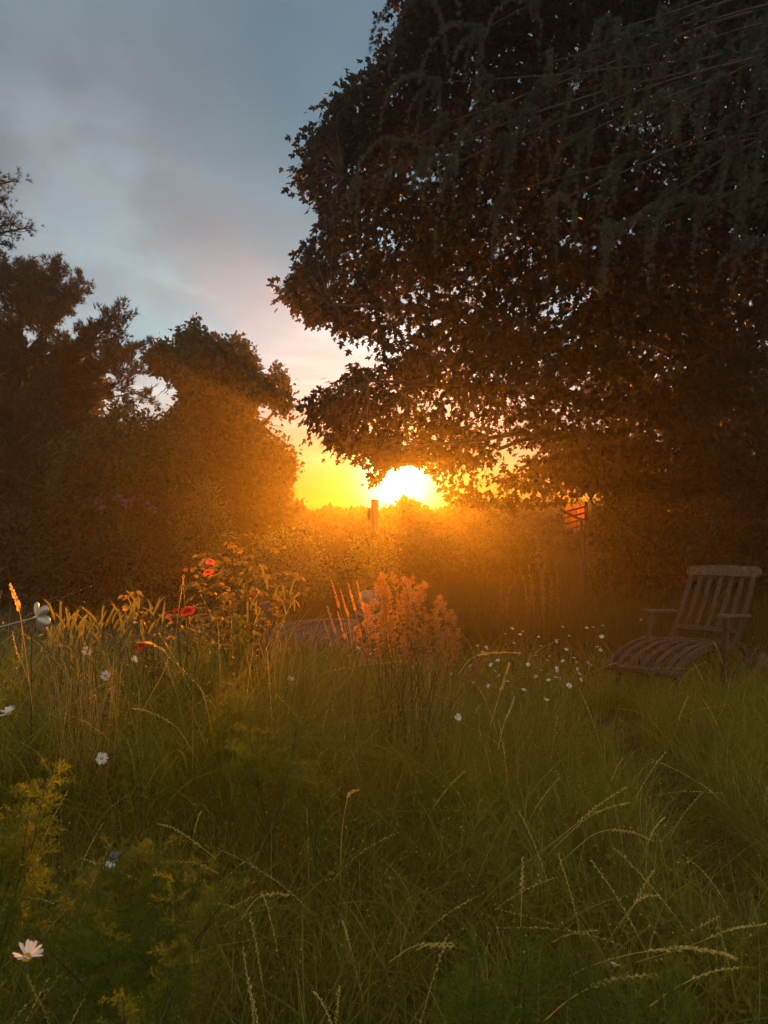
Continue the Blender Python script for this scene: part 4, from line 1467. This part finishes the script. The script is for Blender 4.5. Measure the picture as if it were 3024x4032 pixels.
bp = [barley_proto(i, .07 + .01 * i) for i in range(4)]
bspots = []
for k in range(78):
    u = rng.uniform(190, 640)
    top = np.interp(u, [190, 230, 330, 400, 480, 560, 640], [2530, 2450, 2480, 2430, 2440, 2380, 2400])
    bspots.append((u, top + abs(rng.normal(0, 75)) - 15, rng.uniform(3.3, 3.9), 'furry barley head backlit gold in the clump left of the roses', 'barley heads left of the roses'))
bspots += [(215 + i * 24, 2420 + i * 13, 3.5, 'furry barley head backlit gold in the clump left of the roses', 'barley heads left of the roses') for i in range(4)]
for u, w in [(1045, 2275), (1055, 2300), (1085, 2330), (1105, 2325), (1120, 2340), (1140, 2330), (1150, 2360), (985, 2380), (1010, 2400), (1160, 2385), (1180, 2370), (1125, 2395), (975, 2430), (1000, 2440)]:
    bspots.append((u, w, 4.0, 'furry barley head backlit beside the stump right of the roses', 'barley heads beside the stump'))
for i, (u, w, Y, lab, grp) in enumerate(bspots):
    copy_thing(bp[i % 4], P(u, w + 22, Y), (rng.normal(0, .2), rng.normal(0, .2), rng.choice([math.pi, 0], p=[.45, .55]) + rng.normal(0, .6)), rng.uniform(.8, 1.2), lab, grp)
for b in bp:
    remove_thing(b)


def rusty_clump():
    base = np.array([P(1600, 2500, 3.65)[0], 3.65, 0.0])
    t = thing('seeding_dock', 'bushy rust-coloured clump of fluffy seed heads in the middle, below the sun', 'plant', base)
    tips = [(1502, 2250), (1520, 2290), (1580, 2300), (1620, 2290), (1650, 2310), (1500, 2330), (1540, 2340), (1600, 2350), (1660, 2350), (1700, 2370), (1750, 2390), (1790, 2430), (1560, 2390), (1620, 2400), (1680, 2420), (1730, 2450), (1785, 2480), (1430, 2370),
            (1450, 2420), (1500, 2420), (1570, 2450), (1640, 2460), (1700, 2490), (1760, 2520), (1800, 2530), (1420, 2450), (1520, 2490), (1590, 2510), (1790, 2580), (1870, 2590)]
    st = MB(); sd = MB()
    for (u, w) in tips + tips:
        e = P(u + rng.normal(0, 20), w + rng.normal(0, 20), 3.65 + rng.uniform(-.16, .16))
        b0 = base + np.array([rng.normal(0, .13), rng.normal(0, .08), 0])
        c = spline([b0, b0 * .5 + e * .5 + np.array([0, 0, .02]), e - np.array([(e - b0)[0] * .1, 0, .10]), e], 16)
        st.tube(c, np.linspace(.0022, .0007, 16), 4)
        m = 46
        s = rng.uniform(.56, 1.0, m)
        for a in range(m):
            i = s[a] * 15; i0 = min(int(i), 14)
            q = c[i0] + (c[i0 + 1] - c[i0]) * (i - i0)
            L = rng.uniform(.012, .062) * (1.22 - s[a]) * 1.35
            d = unit(rng.normal(size=3) * np.array([1, 1, .3]) + np.array([0, 0, .55]))
            k = rng.integers(10, 20)
            tt = rng.uniform(.25, 1.05, k)[:, None]
            pos = q + d * L * tt + rng.normal(0, .0035, (k, 3))
            st.add(np.array([q - [.0004, 0, 0], q + [.0004, 0, 0], q + d * L]), [[0, 1, 2]])
            sd.inst(IVY_V, IVY_F, pos, frames(rnd_dirs(k) + d, rnd_dirs(k)), rng.uniform(.0032, .0068, k))
    st.build('stem', M['stem'], t)
    sd.build('seed_head', M['sorrel'], t)


rusty_clump()


def brown_clump():
    """the paler dry seed stems under the barley on the left"""
    base = np.array([P(300, 2750, 3.0)[0], 3.0, 0.0])
    t = thing('dry_seed_plant', 'dry pinkish brown clump of fine seed stems at left below the barley', 'plant', base)
    st = MB(); sd = MB()
    for k in range(60):
        e = P(rng.uniform(170, 480), rng.uniform(2560, 2780), 3.0 + rng.uniform(-.2, .2))
        b0 = base + np.array([rng.normal(0, .1), rng.normal(0, .08), 0])
        c = spline([b0, b0 * .5 + e * .5, e], 10)
        st.tube(c, np.linspace(.0018, .0006, 10), 3, False)
        m = 60
        s = rng.uniform(.55, 1, m) * 9; i0 = np.clip(s.astype(int), 0, 8)
        q = c[i0] + rng.normal(0, .014, (m, 3))
        sd.inst(IVY_V, IVY_F, q, frames(rnd_dirs(m), rnd_dirs(m)), rng.uniform(.004, .009, m))
    st.build('stem', M['straw'], t); sd.build('seed_head', M['sorrel'], t)


brown_clump()


def spike_stalk(label, pts, head=.3, r=.004, mat='straw', group=None, name='grass_stalk', dens=1.0):
    """one flowering grass stalk: stem, and a head of alternate spikelets on its last stretch"""
    pts = np.asarray(pts, float)
    t = thing(name, label, 'grass stalk', pts[0], group)
    c = spline(pts, 36)
    mb = MB(); mb.tube(c, np.linspace(.0016, .0008, 36), 4); mb.build('stem', M[mat], t)
    L = np.linalg.norm(np.diff(c, axis=0), axis=1).sum()
    n = int(max(10, L * head / .0075) * dens)
    sd = MB()
    s = np.linspace(1 - head, .995, n) * 35
    i0 = np.clip(s.astype(int), 0, 34); fr = (s - i0)[:, None]
    q = c[i0] * (1 - fr) + c[i0 + 1] * fr
    tan = unit(c[i0 + 1] - c[i0])
    sv = unit(np.cross(tan, rng.normal(0, .25, 3) + np.array([0, 1, 0])))
    sg = np.where(np.arange(n) % 2 == 0, 1, -1)[:, None]
    sd.inst(OVAL_V * np.array([1.3, 1, 1]), OVAL_F, q, frames(tan + sv * sg * .45 + rng.normal(0, .08, (n, 3)), rng.normal(0, 1, (n, 3))), np.linspace(3.6, 2.2, n) * r)
    sd.build('seed_head', M[mat], t)
    return t


stalks = [
    ('long arching grass ear bowing right along the bottom, longest of its tuft', [(2100, 3980, 1.9), (2250, 3840, 1.85), (2450, 3765, 1.8), (2650, 3735, 1.75), (2800, 3745, 1.7), (2900, 3775, 1.68)], .5, .0048),
    ('grass ear reaching up right from the bottom edge below the long arching ear', [(2130, 4032, 1.5), (2250, 3930, 1.5), (2400, 3860, 1.5), (2580, 3835, 1.5)], .5, .0042),
    ('thin grass ear leaning to the right edge above the long arching ear', [(2500, 3790, 1.9), (2700, 3730, 1.9), (2880, 3660, 1.9), (3010, 3640, 1.9)], .5, .004),
    ('short grass ear pointing up right under the reddish ear', [(2620, 3750, 2.0), (2740, 3660, 2.0), (2830, 3610, 2.0)], .5, .004),
    ('reddish backlit grass ear bent over near the lower right', [(2350, 3780, 2.0), (2430, 3650, 2.0), (2520, 3540, 2.0), (2590, 3525, 2.0)], .4, .004),
    ('grass ear rising steeply left of the reddish ear', [(2400, 3700, 2.1), (2460, 3620, 2.1), (2530, 3500, 2.1), (2570, 3430, 2.1)], .5, .004),
    ('pale bristly grass ear sweeping up right in the right-hand tuft', [(2120, 3360, 2.5), (2250, 3260, 2.5), (2370, 3160, 2.5), (2465, 3100, 2.5)], .6, .004),
    ('lower bristly grass ear sweeping right in the right-hand tuft', [(2140, 3380, 2.5), (2300, 3230, 2.5), (2400, 3180, 2.5), (2480, 3160, 2.5)], .55, .004),
    ('thin grass ear lying right across the right-hand tuft', [(2200, 3400, 2.45), (2350, 3280, 2.45), (2480, 3275, 2.45), (2570, 3310, 2.45)], .55, .0036),
    ('bright backlit grass ear lying level at lower left of the middle', [(860, 3440, 2.1), (780, 3400, 2.1), (700, 3390, 2.1), (630, 3395, 2.1)], .85, .0042),
    ('bright backlit grass ear slanting down right above the level ear', [(850, 3380, 2.2), (760, 3310, 2.2), (690, 3265, 2.2), (625, 3245, 2.2)], .8, .0036),
    ('pale grass ear hooked right in the grass left of the feathery spire', [(950, 3620, 1.95), (1010, 3540, 1.95), (1080, 3520, 1.95), (1130, 3525, 1.95)], .6, .004),
    ('pale grass ear bent left in the bottom middle', [(1530, 3790, 1.8), (1620, 3730, 1.8), (1700, 3715, 1.8), (1790, 3715, 1.8)], .6, .004),
    ('golden grass ear arching right from the rusty seed heads', [(1800, 2660, 3.5), (1860, 2590, 3.5), (1950, 2570, 3.5), (2050, 2572, 3.5)], .6, .0052),
    ('golden upright grass ear right of the rusty seed heads', [(1930, 2860, 3.3), (1965, 2740, 3.3), (1990, 2660, 3.3), (2005, 2615, 3.3)], .6, .005),
    ('thin upright grass ear below the golden upright ear', [(1960, 2950, 3.0), (1985, 2850, 3.0), (2010, 2790, 3.0), (2025, 2745, 3.0)], .6, .0038),
    ('tall plumed grass stalk at the left edge beside the metal ornament', [(130, 2800, 3.0), (105, 2600, 3.0), (75, 2400, 3.0), (40, 2305, 3.0)], .35, .0062),
    ('thin dark grass stalk leaning at the left edge over the lawn', [(120, 2700, 2.9), (90, 2620, 2.9), (65, 2560, 2.9), (50, 2490, 2.9)], .5, .0036),
    ('dark arching grass ear running down across the lower left centre', [(560, 2800, 3.1), (660, 2600, 3.1), (600, 2535, 3.1), (540, 2530, 3.1)], .55, .0036),
    ('sunlit arching grass ear in the middle above the feathery spire', [(760, 2960, 2.8), (690, 2860, 2.8), (580, 2800, 2.8), (520, 2790, 2.8)], .6, .0034),
    ('drooping pale grass ear right of the upright feathery spire', [(1340, 3500, 2.3), (1345, 3300, 2.3), (1370, 3140, 2.3), (1410, 3110, 2.3)], .35, .004),
    ('upright whitish grass ear in shade below the right-hand tuft', [(2050, 3650, 2.0), (2055, 3500, 2.0), (2058, 3380, 2.0)], .55, .004),
    ('small green grass ear bent right in front of the bottom centre', [(1640, 3740, 1.7), (1690, 3720, 1.7), (1740, 3725, 1.7), (1790, 3728, 1.7)], .7, .004),
    ('slanting grass ear in the bottom right corner', [(2560, 3960, 1.6), (2660, 3890, 1.6), (2790, 3830, 1.6), (2900, 3810, 1.6)], .5, .0036),
]
for lab, pts, head, r in stalks:
    spike_stalk(lab, [P(*p) for p in pts], head, r)
for u, w, s in [(1305, 2285, 28), (1340, 2320, 30), (1372, 2300, 14), (1405, 2290, 6), (1290, 2390, 30), (1330, 2410, 26), (1275, 2440, 24)]:
    e = P(u, w, 3.75)
    b = P(u + 60 + s, w + 420, 3.75); b[2] = max(b[2], .1)
    spike_stalk('slim seed spike leaning left beside the rusty seed heads', [b, b * .5 + e * .5 + [.02, 0, 0], e], .26, .0050, 'sorrel', 'slim seed spikes left of the rusty seed heads', 'seed_spike', 1.6)


def feather_plant(label, base, top, spread, n_nodes=16, leaf=.11, group=None, seed=0, mat='feather'):
    """thread-leaved plant: stems with whorls of hair-fine divided leaves"""
    g = np.random.default_rng(seed)
    base, top = np.asarray(base, float), np.asarray(top, float)
    t = thing('feathery_plant', label, 'plant', base, group)
    st = MB(); lf = MB()
    stems = [(base, top)]
    for k in range(int(spread[0])):
        s = g.uniform(.35, .8)
        a = base * (1 - s) + top * s
        th = g.uniform(0, 2 * math.pi)
        e = a + np.array([math.cos(th) * spread[1], math.sin(th) * spread[1], np.linalg.norm(top - base) * (1 - s) * g.uniform(.7, 1.0)])
        stems.append((a, e))
    for a, e in stems:
        c = spline([a, a * .5 + e * .5 + g.normal(0, .012, 3), e], 20)
        st.tube(c, np.linspace(.0035, .0009, 20), 5)
        for i in np.linspace(3, 19, n_nodes):
            i0 = min(int(i), 18); q = c[i0] + (c[i0 + 1] - c[i0]) * (i - i0)
            for w in range(3):
                th = g.uniform(0, 2 * math.pi); L = leaf * g.uniform(.6, 1.1) * (1 - .45 * i / 19)
                d = unit(np.array([math.cos(th), math.sin(th), g.uniform(.2, 1.0)]))
                m = 22
                s = np.sort(g.uniform(.15, 1, m))[:, None]
                p0 = q + d * L * s + np.array([0, 0, -.25 * L]) * s ** 2
                dd = unit(d * .9 + g.normal(0, .6, (m, 3)))
                LL = (L * .38 * (1.15 - .6 * s))
                side = unit(np.cross(dd, g.normal(size=(m, 3)))) * .0007
                v = np.stack([p0 - side, p0 + side, p0 + dd * LL], 1).reshape(-1, 3)
                lf.add(v, np.arange(m * 3).reshape(-1, 3))
                for q2 in range(2):                       # forked tips
                    d2 = unit(dd + g.normal(0, .5, (m, 3)))
                    pp = p0 + dd * LL * .5
                    v = np.stack([pp - side, pp + side, pp + d2 * LL * .6], 1).reshape(-1, 3)
                    lf.add(v, np.arange(m * 3).reshape(-1, 3))
                e2 = q + d * L + np.array([0, 0, -.25 * L])
                st.add(np.array([q - [.0006, 0, 0], q + [.0006, 0, 0], e2]), [[0, 1, 2]])
    st.build('stem', M['stem'], t)
    lf.build('foliage', M[mat], t)
    return t


for lab, (u, w, Y), (sp_, sr), nn_, lf_, seed in [
    ('feathery green spire standing upright in the lower middle', (1190, 3010, 2.2), (2, .03), 18, .085, 1),
    ('bushy golden green feathery plant at lower left, tallest shoot', (700, 3480, 1.5), (7, .16), 14, .11, 2),
    ('golden green feathery plant at bottom left behind the large daisy', (380, 3500, 1.55), (7, .18), 14, .11, 3),
    ('blurred feathery plant filling the left edge above the large daisy', (30, 3130, 1.5), (6, .12), 15, .11, 4),
    ('dark feathery plant at the bottom middle edge', (1870, 3760, 1.25), (5, .09), 14, .10, 5),
    ('dark feathery plant at the bottom edge below the drooping daisy', (2470, 3880, 1.2), (5, .12), 12, .10, 6),
    ('small bright feathery shoot below the red roses', (800, 2560, 3.3), (4, .07), 14, .09, 7),
    ('feathery shoot in the grass left of centre below the small bright one', (900, 2700, 2.9), (5, .10), 14, .10, 8),
    ('feathery shoot with stump-side seed heads behind it', (920, 2435, 3.7), (3, .05), 12, .07, 9),
    ('orange-tipped feathery plant in the bottom left corner', (480, 3920, 1.15), (6, .12), 12, .09, 10),
    ('soft feathery plant in the dark grass between daisy and spire', (980, 2880, 2.5), (6, .14), 14, .11, 11),
]:
    top = P(u, w, Y)
    base = np.array([top[0] + rng.normal(0, .05), top[1] + .08, 0.0])
    base[2] = max(0.0, top[2] - .75)
    if base[2] > 0.02:
        base = np.array([base[0], base[1], 0.0])
    feather_plant(lab, base, top, (sp_, sr), nn_, lf_, None, seed)


def weeds():
    for (u, w) in [(2080, 2225), (2115, 2200), (2150, 2190), (2185, 2190), (2060, 2270), (1975, 2300), (2010, 2310), (2100, 2290), (2170, 2270), (2135, 2250)]:
        Y = 8.8
        e = P(u, w, Y + rng.uniform(-.2, .2)); b = np.array([e[0] + rng.normal(0, .04), e[1], 0])
        lab, grp = ('tall narrow-leaved weed glowing in the sunbeam under the maple', 'tall weeds right of the sunbeam') if u > 2040 else ('shorter weed left of the tall weeds in the sunbeam', 'shorter weeds in the sunbeam')
        t = thing('tall_weed', lab, 'plant', b, grp)
        c = spline([b, (b + e) / 2 + [rng.normal(0, .03), 0, 0], e], 14)
        mb = MB(); mb.tube(c, np.linspace(.008, .003, 14), 5); mb.build('stem', M['stem'], t)
        m = 70
        s = rng.uniform(.3, 1, m) * 13; i0 = np.clip(s.astype(int), 0, 12)
        d = unit(rng.normal(size=(m, 3)) * np.array([1, 1, .2]) + np.array([0, 0, .8]))
        mb = MB(); mb.inst(OVAL_V * np.array([.5, 1, 1]), OVAL_F, c[i0] + (c[i0 + 1] - c[i0]) * rng.uniform(0, 1, (m, 1)), frames(d, rnd_dirs(m)), rng.uniform(.02, .055, m)); mb.build('foliage', M['shrub'], t)


weeds()


def ornament():
    Y = 3.0
    c = P(140, 2432, Y)
    base = P(122, 2700, Y); base[2] = 0
    t = thing('garden_ornament', 'pale metal garden ornament with rounded petal wings on a thin rod at the left edge', 'ornament', base)
    mb = MB(); mb.tube(np.array([P(-60, 2485, Y), P(40, 2458, Y), c]), [.0025, .003, .0035], 8); mb.build('rod', M['metal'], t)
    mb = MB(); mb.tube(spline([base + [0, 0, -.05], P(124, 2560, Y + .01), c], 10), .0028, 6); mb.build('stake', M['post'], t)
    lump_c = MB(); lump_c.tube(np.array([c - [.012, 0, 0], c, c + [.014, 0, .003]]), [.004, .009, .005], 8); lump_c.build('hub', M['metal'], t)
    def wing(tip, wd, tilt):
        e = P(*tip)
        d = unit(e - c); L = np.linalg.norm(e - c)
        n = unit(np.array([tilt, -1, .3])); x = unit(np.cross(d, n)); n = np.cross(x, d)
        prof = [(0, .12), (.15, .34), (.35, .75), (.6, 1.0), (.8, .92), (.93, .6), (1, .12)]
        mb = MB()
        vs = []
        for off in (.0006, -.0006):
            for s, w in prof:
                for k in (-1, 0, 1):
                    vs.append(c + d * L * s + x * wd * w * k + n * (off + (.006 if k == 0 else 0) * w))
        qs = []
        m = len(prof)
        for o in (0, m * 3):
            for i in range(m - 1):
                for k in (0, 1):
                    a = o + i * 3 + k
                    qs.append([a, a + 1, a + 4, a + 3] if o == 0 else [a, a + 3, a + 4, a + 1])
        for i in range(m - 1):
            qs.append([i * 3, i * 3 + 3, m * 3 + i * 3 + 3, m * 3 + i * 3])
            qs.append([i * 3 + 2, m * 3 + i * 3 + 2, m * 3 + i * 3 + 5, i * 3 + 5])
        mb.add(vs, qs)
        mb.build('wing', M['metal'], t)
    wing((190, 2390, Y - .01), .022, .2)
    wing((197, 2455, Y - .03), .026, -.3)
    wing((146, 2370, Y + .02), .012, 1.2)
    wing((172, 2492, Y + .03), .020, .1)


ornament()

# ------------------------------------------------------------------ the air
def haze():
    m = bpy.data.materials.new('haze'); m.use_nodes = True
    t = NT(m.node_tree)
    out = t.n('ShaderNodeOutputMaterial')
    pv = t.n('ShaderNodeVolumePrincipled', i_Density=HAZE_DENSITY, i_Anisotropy=HAZE_G)
    pv.inputs['Color'].default_value = (0.98, 0.87, 0.64, 1)
    t.l(pv.outputs[0], out.inputs['Volume'])
    mb = MB()
    x0, x1, y0, y1, z0, z1 = -30, 30, -7, 28.0, -1.2, 10.6
    mb.box((x1 - x0, y1 - y0, z1 - z0), loc=((x0 + x1) / 2, (y0 + y1) / 2, (z0 + z1) / 2))
    o = mb.build('haze', m, smooth=False)
    tag(o, kind='stuff')


haze()
